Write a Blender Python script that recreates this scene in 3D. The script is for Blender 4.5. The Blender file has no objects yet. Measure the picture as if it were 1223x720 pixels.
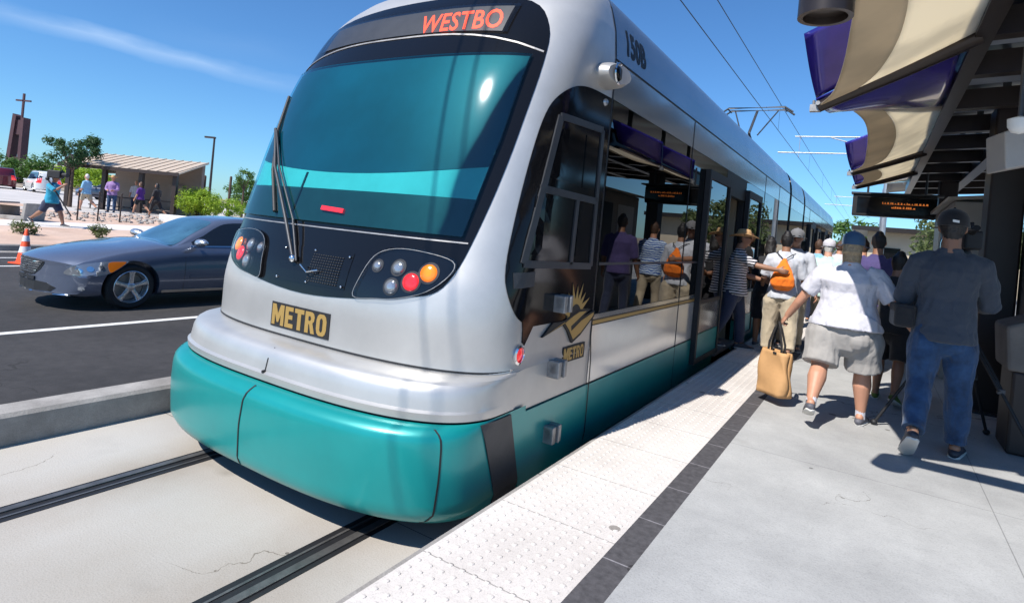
import bpy, bmesh, math, random
from mathutils import Vector, Matrix, noise
from mathutils.bvhtree import BVHTree
from mathutils.geometry import delaunay_2d_cdt
random.seed(7)
R = math.radians
scene = bpy.context.scene
col = scene.collection

# ------------------------------------------------------------------ camera
TH = 31.72
cd = bpy.data.cameras.new('camera'); cam = bpy.data.objects.new('camera', cd); col.objects.link(cam)
cd.sensor_width = 36.0; cd.lens = 691.0/1223.0*36.0
cd.clip_start = 0.05; cd.clip_end = 6000
cam.matrix_world = (Matrix.Translation((0, 0, 1.76)) @ Matrix.Rotation(R(TH), 4, 'Z')
                    @ Matrix.Rotation(R(90), 4, 'X') @ Matrix.Rotation(R(5.3), 4, 'Z'))
cd.shift_x = -8.3/1223.0
cd.shift_y = -89.4/1223.0
scene.camera = cam

# ------------------------------------------------------------------ sky + sun
SUN = Vector((-0.19, -0.80, 1.0)).normalized()
el = math.asin(SUN.z); az = math.atan2(SUN.x, SUN.y)
world = bpy.data.worlds.new("World"); scene.world = world; world.use_nodes = True
wn = world.node_tree.nodes; wl = world.node_tree.links
bg = wn['Background']
sky = wn.new('ShaderNodeTexSky'); sky.sky_type = 'NISHITA'; sky.sun_disc = False
sky.sun_elevation = el; sky.sun_rotation = az % (2*math.pi)
sky.altitude = 400; sky.air_density = 1.0; sky.dust_density = 0.3; sky.ozone_density = 2.6
bg.inputs['Strength'].default_value = 0.090
# thin high cirrus streaks in the sky
tc = wn.new('ShaderNodeTexCoord')
def wmath(op, a, b=None, clamp=False):
    n = wn.new('ShaderNodeMath'); n.operation = op; n.use_clamp = clamp
    for i, v in enumerate((a, b)):
        if v is None: continue
        if isinstance(v, (int, float)): n.inputs[i].default_value = v
        else: wl.new(v, n.inputs[i])
    return n.outputs[0]
def wdot(vec):
    n = wn.new('ShaderNodeVectorMath'); n.operation = 'DOT_PRODUCT'
    wl.new(tc.outputs['Generated'], n.inputs[0]); n.inputs[1].default_value = vec
    return n.outputs['Value']
nz = wn.new('ShaderNodeTexNoise'); nz.inputs['Scale'].default_value = 9; nz.inputs['Detail'].default_value = 6
mp = wn.new('ShaderNodeMapping'); mp.inputs['Scale'].default_value = (1, 1, 3.0)
wl.new(tc.outputs['Generated'], mp.inputs['Vector']); wl.new(mp.outputs[0], nz.inputs['Vector'])
def streak(d1, d2, width, strength):
    a = Vector(d1).normalized(); b = Vector(d2).normalized(); n = a.cross(b).normalized(); mid = (a+b).normalized()
    dist = wmath('ABSOLUTE', wmath('ADD', wdot(n), wmath('MULTIPLY', wmath('SUBTRACT', nz.outputs['Fac'], 0.5), width*1.6)))
    m = wmath('SUBTRACT', 1.0, wmath('DIVIDE', dist, width), True)
    near = wmath('MULTIPLY', wmath('SUBTRACT', wdot(mid), a.dot(mid)-0.004), 30.0, True)
    near = wmath('MINIMUM', near, 1.0)
    return wmath('MULTIPLY', wmath('MULTIPLY', m, near), wmath('MULTIPLY', nz.outputs['Fac'], strength), True)
def uv_ray(x, y):      # direction seen at a point of the photo, used only to say where in the sky the wisps lie
    r = R(5.3); dx, dy = x-1045, y-310
    hx = dx*math.cos(r)+dy*math.sin(r); hy = -dx*math.sin(r)+dy*math.cos(r)
    u = (hx+427.0)/691; v = -hy/691; t = R(TH)
    return (u*math.cos(t)-math.sin(t), math.cos(t)+u*math.sin(t), v)
s1 = streak(uv_ray(-60, 0), uv_ray(370, 108), 0.016, 0.80)
s2 = streak(uv_ray(190, 40), uv_ray(345, 70), 0.03, 0.25)
cl = wmath('ADD', s1, s2, True)
tint = wn.new('ShaderNodeMixRGB'); tint.blend_type = 'MULTIPLY'; tint.inputs[0].default_value = 1; wl.new(sky.outputs[0], tint.inputs[1]); tint.inputs[2].default_value = (.58, .97, 1.32, 1)
mix = wn.new('ShaderNodeMixRGB'); wl.new(cl, mix.inputs[0]); wl.new(tint.outputs[0], mix.inputs[1]); mix.inputs[2].default_value = (6.5, 8.0, 10.0, 1)
wl.new(mix.outputs[0], bg.inputs['Color'])

sd = bpy.data.lights.new('sun', 'SUN'); sd.energy = 4.8; sd.angle = R(0.53); sd.color = (1.0, 0.955, 0.89)
sun = bpy.data.objects.new('sun', sd); col.objects.link(sun)
sun.rotation_euler = SUN.to_track_quat('Z', 'Y').to_euler(); sun.location = (0, 0, 30)

vs = scene.view_settings; vs.view_transform = 'Standard'; vs.look = 'None'; vs.gamma = 1; vs.use_curve_mapping = False; vs.exposure = 0.44
scene.render.engine = 'CYCLES'
scene.cycles.max_bounces = 8; scene.cycles.transparent_max_bounces = 12
scene.cycles.caustics_reflective = False; scene.cycles.caustics_refractive = False

# ------------------------------------------------------------------ helpers
def tag(o, label=None, cat=None, group=None, kind=None):
    if label: o['label'] = label
    if cat: o['category'] = cat
    if group: o['group'] = group
    if kind: o['kind'] = kind
    return o
def empty(name, loc=(0, 0, 0), rz=0, label=None, cat=None, group=None):
    o = bpy.data.objects.new(name, None); col.objects.link(o); o.empty_display_size = 0.1
    o.location = loc; o.rotation_euler = (0, 0, rz)
    return tag(o, label, cat, group)
def copy_tree(o, parent=None):
    c = o.copy(); col.objects.link(c)
    if parent: c.parent = parent
    for ch in list(o.children): copy_tree(ch, c)
    return c
def finish(me, smooth=None):
    if smooth is not None:
        for p in me.polygons: p.use_smooth = True
        me.set_sharp_from_angle(angle=R(smooth))
class MB:
    def __init__(s): s.v = []; s.f = []
    def add(s, vs_, fs):
        b = len(s.v); s.v += [tuple(v) for v in vs_]; s.f += [tuple(b+i for i in f) for f in fs]; return s
    def box(s, c, d, rot=None):
        x, y, z = d[0]/2, d[1]/2, d[2]/2; M = rot if rot is not None else Matrix.Identity(3)
        P = [Vector(c)+M @ Vector(p) for p in ((-x,-y,-z),(x,-y,-z),(x,y,-z),(-x,y,-z),(-x,-y,z),(x,-y,z),(x,y,z),(-x,y,z))]
        return s.add(P, [(0,3,2,1),(4,5,6,7),(0,1,5,4),(1,2,6,5),(2,3,7,6),(3,0,4,7)])
    def b2(s, a, b):       # box by two corners
        return s.box([(a[i]+b[i])/2 for i in range(3)], [abs(b[i]-a[i]) for i in range(3)])
    def bar(s, a, b, w, h, up=(0, 0, 1)):     # rectangular bar from a to b
        a = Vector(a); b = Vector(b); t = (b-a).normalized(); u = Vector(up).cross(t)
        if u.length < 1e-4: u = Vector((1, 0, 0)).cross(t)
        u.normalize(); n = t.cross(u)
        P = []
        for p in (a, b):
            for (i, j) in ((-1,-1),(1,-1),(1,1),(-1,1)): P.append(p+u*(i*w/2)+n*(j*h/2))
        return s.add(P, [(0,3,2,1),(4,5,6,7),(0,1,5,4),(1,2,6,5),(2,3,7,6),(3,0,4,7)])
    def loft(s, pts, rad, n=12, side=(1, 0, 0), caps=True):
        # closed tube of elliptical sections; rad = list of (a, b) or r
        pts = [Vector(p) for p in pts]; rings = []; m = len(pts)
        for i, p in enumerate(pts):
            t = (pts[min(i+1, m-1)]-pts[max(i-1, 0)]).normalized()
            u = Vector(side); u = u-t*u.dot(t)
            if u.length < 1e-3: u = Vector((0, 1, 0)); u = u-t*u.dot(t)
            u.normalize(); v = t.cross(u)
            a, b = rad[i] if isinstance(rad[i], (tuple, list)) else (rad[i], rad[i])
            rings.append((p, t, u, v, a, b))
        seq = list(rings)
        if caps == 'round':
            p, t, u, v, a, b = rings[0]; r = min(a, b)
            seq = [(p-t*r*.9, t, u, v, a*.35, b*.35), (p-t*r*.6, t, u, v, a*.78, b*.78)]+seq
            p, t, u, v, a, b = rings[-1]; r = min(a, b)
            seq = seq+[(p+t*r*.6, t, u, v, a*.78, b*.78), (p+t*r*.9, t, u, v, a*.35, b*.35)]
        base = len(s.v)
        for (p, t, u, v, a, b) in seq:
            for k in range(n):
                q = 2*math.pi*k/n; s.v.append(tuple(p+u*(a*math.cos(q))+v*(b*math.sin(q))))
        for i in range(len(seq)-1):
            for k in range(n):
                k2 = (k+1) % n; s.f.append((base+i*n+k, base+i*n+k2, base+(i+1)*n+k2, base+(i+1)*n+k))
        if caps:
            s.f.append(tuple(base+k for k in reversed(range(n)))); s.f.append(tuple(base+(len(seq)-1)*n+k for k in range(n)))
        return s
    def tube(s, pts, r, n=8): return s.loft(pts, [r]*len(pts), n)
    def ball(s, c, r, n=14, m=9):
        if isinstance(r, (int, float)): r = (r, r, r)
        c = Vector(c); base = len(s.v)
        s.v.append(tuple(c+Vector((0, 0, r[2]))))
        for i in range(1, m):
            a = math.pi*i/m
            for k in range(n):
                q = 2*math.pi*k/n; s.v.append((c.x+r[0]*math.sin(a)*math.cos(q), c.y+r[1]*math.sin(a)*math.sin(q), c.z+r[2]*math.cos(a)))
        s.v.append(tuple(c-Vector((0, 0, r[2])))); L = len(s.v)-1
        for k in range(n):
            k2 = (k+1) % n; s.f.append((base, base+1+k, base+1+k2)); s.f.append((L, L-n+k2, L-n+k))
            for i in range(m-2): s.f.append((base+1+i*n+k, base+1+(i+1)*n+k, base+1+(i+1)*n+k2, base+1+i*n+k2))
        return s
    def lathe(s, prof, c=(0, 0, 0), axis='Z', n=32, closed=False):
        base = len(s.v); m = len(prof)
        for (r, h) in prof:
            for k in range(n):
                q = 2*math.pi*k/n; x, y = r*math.cos(q), r*math.sin(q)
                p = {'Z': (x, y, h), 'X': (h, x, y), 'Y': (x, h, y)}[axis]
                s.v.append((p[0]+c[0], p[1]+c[1], p[2]+c[2]))
        for i in range(m-1 if not closed else m):
            j = (i+1) % m
            for k in range(n):
                k2 = (k+1) % n; s.f.append((base+i*n+k, base+i*n+k2, base+j*n+k2, base+j*n+k))
        return s
    def prism(s, poly, a, b, axis='X'):       # 2D polygon extruded from a to b along an axis
        n = len(poly); mk = {'X': lambda p, h: (h, p[0], p[1]), 'Y': lambda p, h: (p[0], h, p[1]), 'Z': lambda p, h: (p[0], p[1], h)}[axis]
        P = [mk(p, a) for p in poly]+[mk(p, b) for p in poly]
        return s.add(P, [tuple(range(n))[::-1], tuple(range(n, 2*n))]+[(i, (i+1) % n, n+(i+1) % n, n+i) for i in range(n)])
    def grid(s, rows):                          # rows of equal numbers of points
        m = len(rows[0]); base = len(s.v)
        for r_ in rows: s.v += [tuple(p) for p in r_]
        for i in range(len(rows)-1):
            for k in range(m-1): s.f.append((base+i*m+k, base+i*m+k+1, base+(i+1)*m+k+1, base+(i+1)*m+k))
        return s
    def mesh(s, name):
        me = bpy.data.meshes.new(name); me.from_pydata(s.v, [], s.f); me.update()
        bm = bmesh.new(); bm.from_mesh(me); bmesh.ops.recalc_face_normals(bm, faces=bm.faces); bm.to_mesh(me); bm.free()
        return me
    def build(s, name, m, parent=None, smooth=None, bevel=0, seg=2, solid=0):
        me = s.mesh(name); o = bpy.data.objects.new(name, me); col.objects.link(o); me.materials.append(m)
        finish(me, smooth)
        if parent: o.parent = parent
        if solid:
            md = o.modifiers.new('solidify', 'SOLIDIFY'); md.thickness = solid; md.offset = 0
        if bevel:
            md = o.modifiers.new('bevel', 'BEVEL'); md.width = bevel; md.segments = seg; md.limit_method = 'ANGLE'; md.angle_limit = R(40)
        return o
def baked(me, name, mods):       # run modifiers on a mesh and return the evaluated mesh
    o = bpy.data.objects.new('tmp', me); col.objects.link(o); mods(o)
    bpy.context.view_layer.update()
    ev = o.evaluated_get(bpy.context.evaluated_depsgraph_get()); out = bpy.data.meshes.new_from_object(ev)
    out.name = name; bpy.data.objects.remove(o); return out
def obj_from(me, name, m, parent=None, smooth=None):
    o = bpy.data.objects.new(name, me); col.objects.link(o)
    me.materials.clear(); me.materials.append(m); finish(me, smooth)
    if parent: o.parent = parent
    return o
def bvh_of(me):
    return BVHTree.FromPolygons([v.co.copy() for v in me.vertices], [tuple(p.vertices) for p in me.polygons])

# drape a flat outline onto a surface
def inside(p, poly):
    x, y = p; c = False; n = len(poly)
    for i in range(n):
        x1, y1 = poly[i]; x2, y2 = poly[(i+1) % n]
        if (y1 > y) != (y2 > y) and x < (x2-x1)*(y-y1)/(y2-y1)+x1: c = not c
    return c
def smooth_poly(P, k=6):         # closed Catmull-Rom through outline points
    out = []; n = len(P)
    for i in range(n):
        a, b, c_, d = [Vector(P[(i+j-1) % n]) for j in range(4)]
        for q in range(k):
            t = q/k; out.append(tuple(.5*((2*b)+(c_-a)*t+(2*a-5*b+4*c_-d)*t*t+(3*b-a-3*c_+d)*t**3)))
    return out
def drape(poly, plane, bvh, off, step=.04, back=.004, holes=()):
    # poly: 2D outline; plane(p2) -> (origin, direction)
    dp = []
    for i, p in enumerate(poly):
        q = poly[(i+1) % len(poly)]; d_ = math.hypot(q[0]-p[0], q[1]-p[1]); k_ = max(1, int(d_/step))
        for j in range(k_): dp.append((p[0]+(q[0]-p[0])*j/k_, p[1]+(q[1]-p[1])*j/k_))
    poly = dp
    xs = [p[0] for p in poly]; ys = [p[1] for p in poly]
    V = [Vector(p) for p in poly]; n = len(V); E = [(i, (i+1) % n) for i in range(n)]
    x = min(xs)+step*.5
    while x < max(xs):
        y = min(ys)+step*.5
        while y < max(ys):
            if inside((x, y), poly):
                if min((Vector((x, y))-q).length for q in V[:n]) > step*.35: V.append(Vector((x, y)))
            y += step
        x += step
    r_ = delaunay_2d_cdt(V, E, [], 1, 1e-5); vo, fo = r_[0], r_[2]; orig = r_[3]
    P = []; Nn = []
    for q in vo:
        o, d = plane(q); h = bvh.ray_cast(Vector(o), Vector(d))
        if h[0] is None:
            h = bvh.find_nearest(Vector(o)+Vector(d)*(Vector(o).length*0+1.0))
        nn = h[1].copy()
        if nn.dot(Vector(d)) > 0: nn = -nn
        P.append(h[0]); Nn.append(nn)
    m = MB(); V3 = [p+nn*off for p, nn in zip(P, Nn)]
    F = [tuple(f) for f in fo]
    cnt = {}
    for f in F:
        for i in range(len(f)):
            e = (f[i], f[(i+1) % len(f)]); k = tuple(sorted(e)); cnt.setdefault(k, []).append(e)
    bnd = [v[0] for v in cnt.values() if len(v) == 1]
    idx = {}
    for (a, b) in bnd:
        for q in (a, b):
            if q not in idx: idx[q] = len(V3); V3.append(P[q]-Nn[q]*back)
    F += [(b, a, idx[a], idx[b]) for (a, b) in bnd]
    return m.add(V3, F)

# ------------------------------------------------------------------ materials
def mat(name, base, rough=.5, metal=0.0, var=.0, scale=5, bump=0.0, bscale=60, coat=0, emit=0, spec=None, trans=0, sheen=0, var2=None, stretch=None, alpha=None, rvar=0):
    m = bpy.data.materials.new(name); m.use_nodes = True; nt = m.node_tree; N_ = nt.nodes; L_ = nt.links
    p = N_['Principled BSDF']; b4 = (*base, 1)
    p.inputs['Base Color'].default_value = b4; p.inputs['Roughness'].default_value = rough; p.inputs['Metallic'].default_value = metal
    if coat: p.inputs['Coat Weight'].default_value = coat; p.inputs['Coat Roughness'].default_value = .04 if coat > .35 else .16
    if spec is not None: p.inputs['Specular IOR Level'].default_value = spec
    if sheen: p.inputs['Sheen Weight'].default_value = sheen
    if emit: p.inputs['Emission Color'].default_value = b4; p.inputs['Emission Strength'].default_value = emit
    if var or bump or rvar:
        t = N_.new('ShaderNodeTexCoord'); vec = t.outputs['Object']
        if stretch:
            mp_ = N_.new('ShaderNodeMapping'); mp_.inputs['Scale'].default_value = stretch; L_.new(vec, mp_.inputs[0]); vec = mp_.outputs[0]
    if var:
        n1 = N_.new('ShaderNodeTexNoise'); n1.inputs['Scale'].default_value = scale; n1.inputs['Detail'].default_value = 8; n1.inputs['Roughness'].default_value = .65
        L_.new(vec, n1.inputs['Vector'])
        cr = N_.new('ShaderNodeValToRGB'); L_.new(n1.outputs['Fac'], cr.inputs[0])
        lo = var2 if var2 else tuple(c*(1-var) for c in base); hi = tuple(min(1, c*(1+var)) for c in base)
        cr.color_ramp.elements[0].position = .3; cr.color_ramp.elements[0].color = (*lo, 1)
        cr.color_ramp.elements[1].position = .7; cr.color_ramp.elements[1].color = (*hi, 1)
        L_.new(cr.outputs[0], p.inputs['Base Color'])
    if rvar:
        n3 = N_.new('ShaderNodeTexNoise'); n3.inputs['Scale'].default_value = scale*.7; n3.inputs['Detail'].default_value = 5; L_.new(vec, n3.inputs['Vector'])
        mr = N_.new('ShaderNodeMapRange'); mr.inputs['To Min'].default_value = max(0, rough-rvar); mr.inputs['To Max'].default_value = rough+rvar
        L_.new(n3.outputs['Fac'], mr.inputs['Value']); L_.new(mr.outputs[0], p.inputs['Roughness'])
    if bump:
        n2 = N_.new('ShaderNodeTexNoise'); n2.inputs['Scale'].default_value = bscale; n2.inputs['Detail'].default_value = 5; L_.new(vec, n2.inputs['Vector'])
        bp_ = N_.new('ShaderNodeBump'); bp_.inputs['Strength'].default_value = bump; bp_.inputs['Distance'].default_value = .02
        L_.new(n2.outputs['Fac'], bp_.inputs['Height']); L_.new(bp_.outputs[0], p.inputs['Normal'])
    return m
def glass(name, tint, see=.3, rough=.0, refl=1.0, ior=1.7):
    m = bpy.data.materials.new(name); m.use_nodes = True; nt = m.node_tree; N_ = nt.nodes; L_ = nt.links
    N_.remove(N_['Principled BSDF']); out = N_['Material Output']
    tr = N_.new('ShaderNodeBsdfTransparent'); tr.inputs[0].default_value = (*[c*see for c in tint], 1)
    gl = N_.new('ShaderNodeBsdfGlossy'); gl.inputs['Roughness'].default_value = rough; gl.inputs['Color'].default_value = (refl, refl, refl, 1)
    fr = N_.new('ShaderNodeFresnel'); fr.inputs[0].default_value = ior
    mx = N_.new('ShaderNodeMixShader'); L_.new(fr.outputs[0], mx.inputs[0]); L_.new(tr.outputs[0], mx.inputs[1]); L_.new(gl.outputs[0], mx.inputs[2])
    L_.new(mx.outputs[0], out.inputs[0]); return m
def fabric_sail(name, base, tr=.35):
    m = bpy.data.materials.new(name); m.use_nodes = True; nt = m.node_tree; N_ = nt.nodes; L_ = nt.links
    out = N_['Material Output']; p = N_['Principled BSDF']; p.inputs['Base Color'].default_value = (*base, 1); p.inputs['Roughness'].default_value = .7
    t = N_.new('ShaderNodeBsdfTranslucent'); t.inputs[0].default_value = (*base, 1)
    tx = N_.new('ShaderNodeTexCoord'); n1 = N_.new('ShaderNodeTexNoise'); n1.inputs['Scale'].default_value = 2.5; n1.inputs['Detail'].default_value = 6; L_.new(tx.outputs['Object'], n1.inputs[0])
    cr = N_.new('ShaderNodeValToRGB'); L_.new(n1.outputs[0], cr.inputs[0]); cr.color_ramp.elements[0].color = (*[c*.82 for c in base], 1); cr.color_ramp.elements[1].color = (*base, 1)
    cr.color_ramp.elements[0].position = .35; cr.color_ramp.elements[1].position = .6
    L_.new(cr.outputs[0], p.inputs['Base Color']); L_.new(cr.outputs[0], t.inputs[0])
    mx = N_.new('ShaderNodeMixShader'); mx.inputs[0].default_value = tr; L_.new(p.outputs[0], mx.inputs[1]); L_.new(t.outputs[0], mx.inputs[2]); L_.new(mx.outputs[0], out.inputs[0])
    return m
M = {}
M['silver'] = mat('satin silver paint', (.53, .52, .50), .40, .55, var=.09, scale=2.5, coat=.15, rvar=.07)
M['silver_roof'] = mat('grey roof shell', (.24, .26, .29), .22, .6, var=.08, scale=1.5, rvar=.06)
M['amber_plain'] = mat('amber car lens', (.85, .20, .01), .2, coat=.5)
M['silver_side'] = mat('polished silver side panel', (.46, .455, .44), .15, .75, var=.05, scale=2, bump=.06, bscale=2.6)
M['teal'] = mat('teal metallic paint', (.005, .27, .262), .34, .25, var=.08, scale=2, coat=.3, rvar=.05)
M['black_gloss'] = mat('black gloss panel', (.006, .006, .007), .10, 0, spec=.32)
M['black'] = mat('black rubber', (.012, .012, .014), .6, var=.2, scale=20)
M['dark_grey'] = mat('dark grey metal', (.05, .053, .06), .45, .3, var=.15, scale=8)
M['chrome'] = mat('chrome trim', (.72, .74, .76), .12, 1.0)
M['steel'] = mat('worn steel', (.34, .33, .32), .45, .6, var=.25, scale=14, rvar=.1)
M['silver_low'] = mat('bright silver lower panel', (.66, .66, .65), .16, .45, var=.05, scale=3, bump=.08, bscale=3)
M['rail_steel'] = mat('rail steel', (.16, .155, .15), .42, .6, var=.3, scale=14, rvar=.1)
M['white'] = mat('white paint', (.72, .72, .70), .4, var=.05)
M['gold'] = mat('gold vinyl lettering', (.45, .29, .09), .4, .3)
M['tail_red'] = mat('red lens', (.85, .02, .025), .15, coat=.4, emit=.45)
M['amber'] = mat('amber lens', (.98, .20, .008), .15, coat=.4, emit=.55)
M['clear_lens'] = mat('clear lens', (.35, .37, .40), .08, .6)
M['glass_side'] = glass('tinted side glass', (.50, .60, .64), .17, ior=1.6)
M['glass_front'] = glass('tinted windscreen glass', (.34, .90, .94), .95, rough=.065, ior=1.5)
M['lens_cover'] = glass('clear lamp cover', (1, 1, 1), .97, ior=1.35)
M['interior'] = mat('tram interior grey', (.16, .17, .18), .6, var=.1)
M['beige'] = mat('beige partition', (.45, .36, .25), .6, var=.05)
M['blind'] = mat('blue green sun blind', (.005, .060, .100), .5, var=.35, scale=1.2)
M['blind_pale'] = mat('pale blue green panel', (.33, .56, .55), .6, var=.10, scale=3)
M['led'] = mat('orange led letters', (1.0, .07, .02), .5, emit=.75)
M['led_amber'] = mat('amber led text', (1.0, .28, .05), .5, emit=.35)
M['seat'] = mat('blue seat fabric', (.03, .06, .14), .8, var=.2, scale=40)

def ground_mat(name, base, var, scale, bump, bscale, joints=None, jw=.006, rough=.85, jd=.35, spots=0, base2=None, cracks=False, rust=False):
    m = mat(name, base, rough, 0, var=var, scale=scale, bump=bump, bscale=bscale); nt = m.node_tree; N_ = nt.nodes; L_ = nt.links
    p = N_['Principled BSDF']; src = p.inputs['Base Color'].links[0].from_socket
    g = N_.new('ShaderNodeNewGeometry'); sp = N_.new('ShaderNodeSeparateXYZ'); L_.new(g.outputs['Position'], sp.inputs[0])
    def mm(op, a, b=None, c=False):
        n = N_.new('ShaderNodeMath'); n.operation = op; n.use_clamp = c
        for i, v in enumerate((a, b)):
            if v is None: continue
            if isinstance(v, (int, float)): n.inputs[i].default_value = v
            else: L_.new(v, n.inputs[i])
        return n.outputs[0]
    def mul(src, fac, colr):
        mx = N_.new('ShaderNodeMixRGB'); mx.blend_type = 'MULTIPLY'; L_.new(fac, mx.inputs[0]); L_.new(src, mx.inputs[1]); mx.inputs[2].default_value = (*colr, 1); return mx.outputs[0]
    if base2:      # broad patches and fine grain
        n5 = N_.new('ShaderNodeTexNoise'); n5.inputs['Scale'].default_value = .55; n5.inputs['Detail'].default_value = 7; n5.inputs['Roughness'].default_value = .7; L_.new(g.outputs['Position'], n5.inputs[0])
        mr = N_.new('ShaderNodeMapRange'); mr.inputs['From Min'].default_value = .4; mr.inputs['From Max'].default_value = .65; L_.new(n5.outputs[0], mr.inputs['Value'])
        src = mul(src, mr.outputs[0], base2)
        n6 = N_.new('ShaderNodeTexNoise'); n6.inputs['Scale'].default_value = 160; n6.inputs['Detail'].default_value = 2; L_.new(g.outputs['Position'], n6.inputs[0])
        mr = N_.new('ShaderNodeMapRange'); mr.inputs['From Min'].default_value = .5; mr.inputs['From Max'].default_value = .8; L_.new(n6.outputs[0], mr.inputs['Value'])
        src = mul(src, mr.outputs[0], (.72, .72, .72))
    if spots:
        n4 = N_.new('ShaderNodeTexVoronoi'); n4.inputs['Scale'].default_value = spots; L_.new(g.outputs['Position'], n4.inputs[0])
        n7 = N_.new('ShaderNodeTexNoise'); n7.inputs['Scale'].default_value = 1.1; L_.new(g.outputs['Position'], n7.inputs[0])
        a = mm('LESS_THAN', n4.outputs['Distance'], mm('MULTIPLY', mm('SUBTRACT', n7.outputs[0], .43), .42))
        src = mul(src, a, (.45, .44, .43))
    if cracks:      # hairline cracks, only in some places
        nw = N_.new('ShaderNodeTexNoise'); nw.inputs['Scale'].default_value = 3; nw.inputs['Detail'].default_value = 6; L_.new(g.outputs['Position'], nw.inputs[0])
        vm = N_.new('ShaderNodeVectorMath'); vm.operation = 'MULTIPLY_ADD'; L_.new(nw.outputs['Color'], vm.inputs[0]); vm.inputs[1].default_value = (.5, .5, .5); L_.new(g.outputs['Position'], vm.inputs[2])
        vo = N_.new('ShaderNodeTexVoronoi'); vo.feature = 'DISTANCE_TO_EDGE'; vo.inputs['Scale'].default_value = .45; L_.new(vm.outputs[0], vo.inputs[0])
        ng = N_.new('ShaderNodeTexNoise'); ng.inputs['Scale'].default_value = .8; L_.new(g.outputs['Position'], ng.inputs[0])
        src = mul(src, mm('LESS_THAN', vo.outputs['Distance'], mm('MULTIPLY', mm('SUBTRACT', ng.outputs[0], .47), .02)), (.55, .53, .5))
        nv = N_.new('ShaderNodeTexVoronoi'); nv.inputs['Scale'].default_value = 1.3; L_.new(vm.outputs[0], nv.inputs[0])
        st_ = mm('MULTIPLY', mm('SUBTRACT', .16, nv.outputs['Distance'], True), mm('MULTIPLY', mm('SUBTRACT', ng.outputs[0], .42, True), 22), True)
        src = mul(src, st_, (.62, .60, .57))
    if rust:        # brake dust and rust bands beside the rails
        for xr in (-2.31, -3.79):
            dx_ = mm('ABSOLUTE', mm('SUBTRACT', sp.outputs['X'], xr)); nr = N_.new('ShaderNodeTexNoise'); nr.inputs['Scale'].default_value = 2.2; nr.inputs['Detail'].default_value = 8; L_.new(g.outputs['Position'], nr.inputs[0])
            ms = mm('MULTIPLY', mm('SUBTRACT', 1.0, mm('DIVIDE', dx_, .42), True), mm('MULTIPLY', nr.outputs[0], 1.1), True)
            src = mul(src, ms, (.66, .58, .50))
    if joints:
        for (axis, per, off) in joints:
            a = mm('ADD', sp.outputs[axis], off); f = mm('ABSOLUTE', mm('SUBTRACT', mm('FRACT', mm('DIVIDE', a, per)), .5))
            line = mm('LESS_THAN', f, jw/per/2)
            src = mul(src, line, (jd, jd, jd))
    L_.new(src, p.inputs['Base Color'])
    return m
M['concrete'] = ground_mat('warm concrete slab', (.47, .445, .41), .10, 2.2, .10, 90, joints=[('Y', 2.4, 1.05)], jw=.007, spots=3.0, base2=(.72, .70, .67), cracks=True, rust=True)
M['platform'] = ground_mat('platform concrete', (.43, .43, .42), .08, 2.5, .12, 70, joints=[('Y', 3.2, .4), ('X', 2.5, .55)], jw=.006, jd=.6, spots=2.6, base2=(.72, .72, .73), cracks=True)
M['asphalt'] = ground_mat('asphalt', (.044, .041, .041), .25, 8, .4, 220, base2=(.60, .60, .61), cracks=True, spots=1.5)
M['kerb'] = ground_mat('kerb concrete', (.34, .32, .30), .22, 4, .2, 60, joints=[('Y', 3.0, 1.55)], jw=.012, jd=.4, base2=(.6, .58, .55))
M['paint'] = ground_mat('road paint', (.74, .73, .70), .06, 6, .1, 80, spots=3.0, base2=(.9, .9, .9))
M['desert'] = ground_mat('desert gravel', (.60, .44, .35), .15, 1.5, .5, 30, base2=(.85, .8, .76))
M['sidewalk'] = ground_mat('pale sidewalk', (.62, .58, .55), .08, 1.2, .1, 30, joints=[('Y', 1.8, 0)], jw=.02, jd=.6)
M['tactile'] = ground_mat('white tactile paving', (.66, .62, .58), .05, 3, .06, 60, joints=[('Y', .61, .2)], jw=.006, jd=.5, spots=2.2, base2=(.80, .78, .77))
M['granite'] = ground_mat('dark granite tile', (.070, .066, .070), .35, 30, .1, 120, joints=[('Y', .46, .12)], jw=.008, jd=3.2, spots=3)
M['plaza'] = ground_mat('parking lot surface', (.50, .47, .45), .15, .6, .2, 20)
M['far_ground'] = ground_mat('dry open ground', (.36, .29, .22), .2, .1, .1, 5)
# ------------------------------------------------------------------ ground, road, track, platform
PZ = 0.36
def struct(name, mb, m, smooth=None, bevel=0):
    o = mb.build(name, m, None, smooth, bevel); return tag(o, kind='structure')
def slab(x0, x1, y0, y1, z0, z1): return MB().b2((x0, y0, z0), (x1, y1, z1))
def terr(x):       # ground height west of the far kerb
    K = [(-18.4, .15), (-22.6, .34), (-25.6, .36), (-27.5, .45), (-30, .62), (-45, .70), (-75, 1.0), (-400, 1.6), (-3000, 1.6)]
    for (a, za), (b, zb) in zip(K, K[1:]):
        if x >= b: return za+(zb-za)*(a-x)/(a-b)
    return 1.6
def terrain(x_list, y0, y1, m, name, dz=0, ny=2):
    mb = MB(); rows = []
    for i in range(ny+1):
        y = y0+(y1-y0)*i/ny; rows.append([(x, y, terr(x)+dz) for x in x_list])
    return struct(name, mb.grid(rows), m)
struct('ground', MB().grid([[(-3000, y, -.5), (3000, y, -.5)] for y in (-3000, 3000)]), M['far_ground'])
struct('road', slab(-18.1, -5.02, -400, 1500, -.3, 0.0), M['asphalt'])
struct('track_bed', slab(-4.79, -1.66, -60, 400, -.3, 0.0), M['concrete'])
k = MB().prism([(-5.03, -.3), (-5.03, .19), (-5.01, .215), (-4.80, .215), (-4.775, .19), (-4.765, -.3)], -60, 400, 'Y'); struct('track_kerb', k, M['kerb'])
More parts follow.
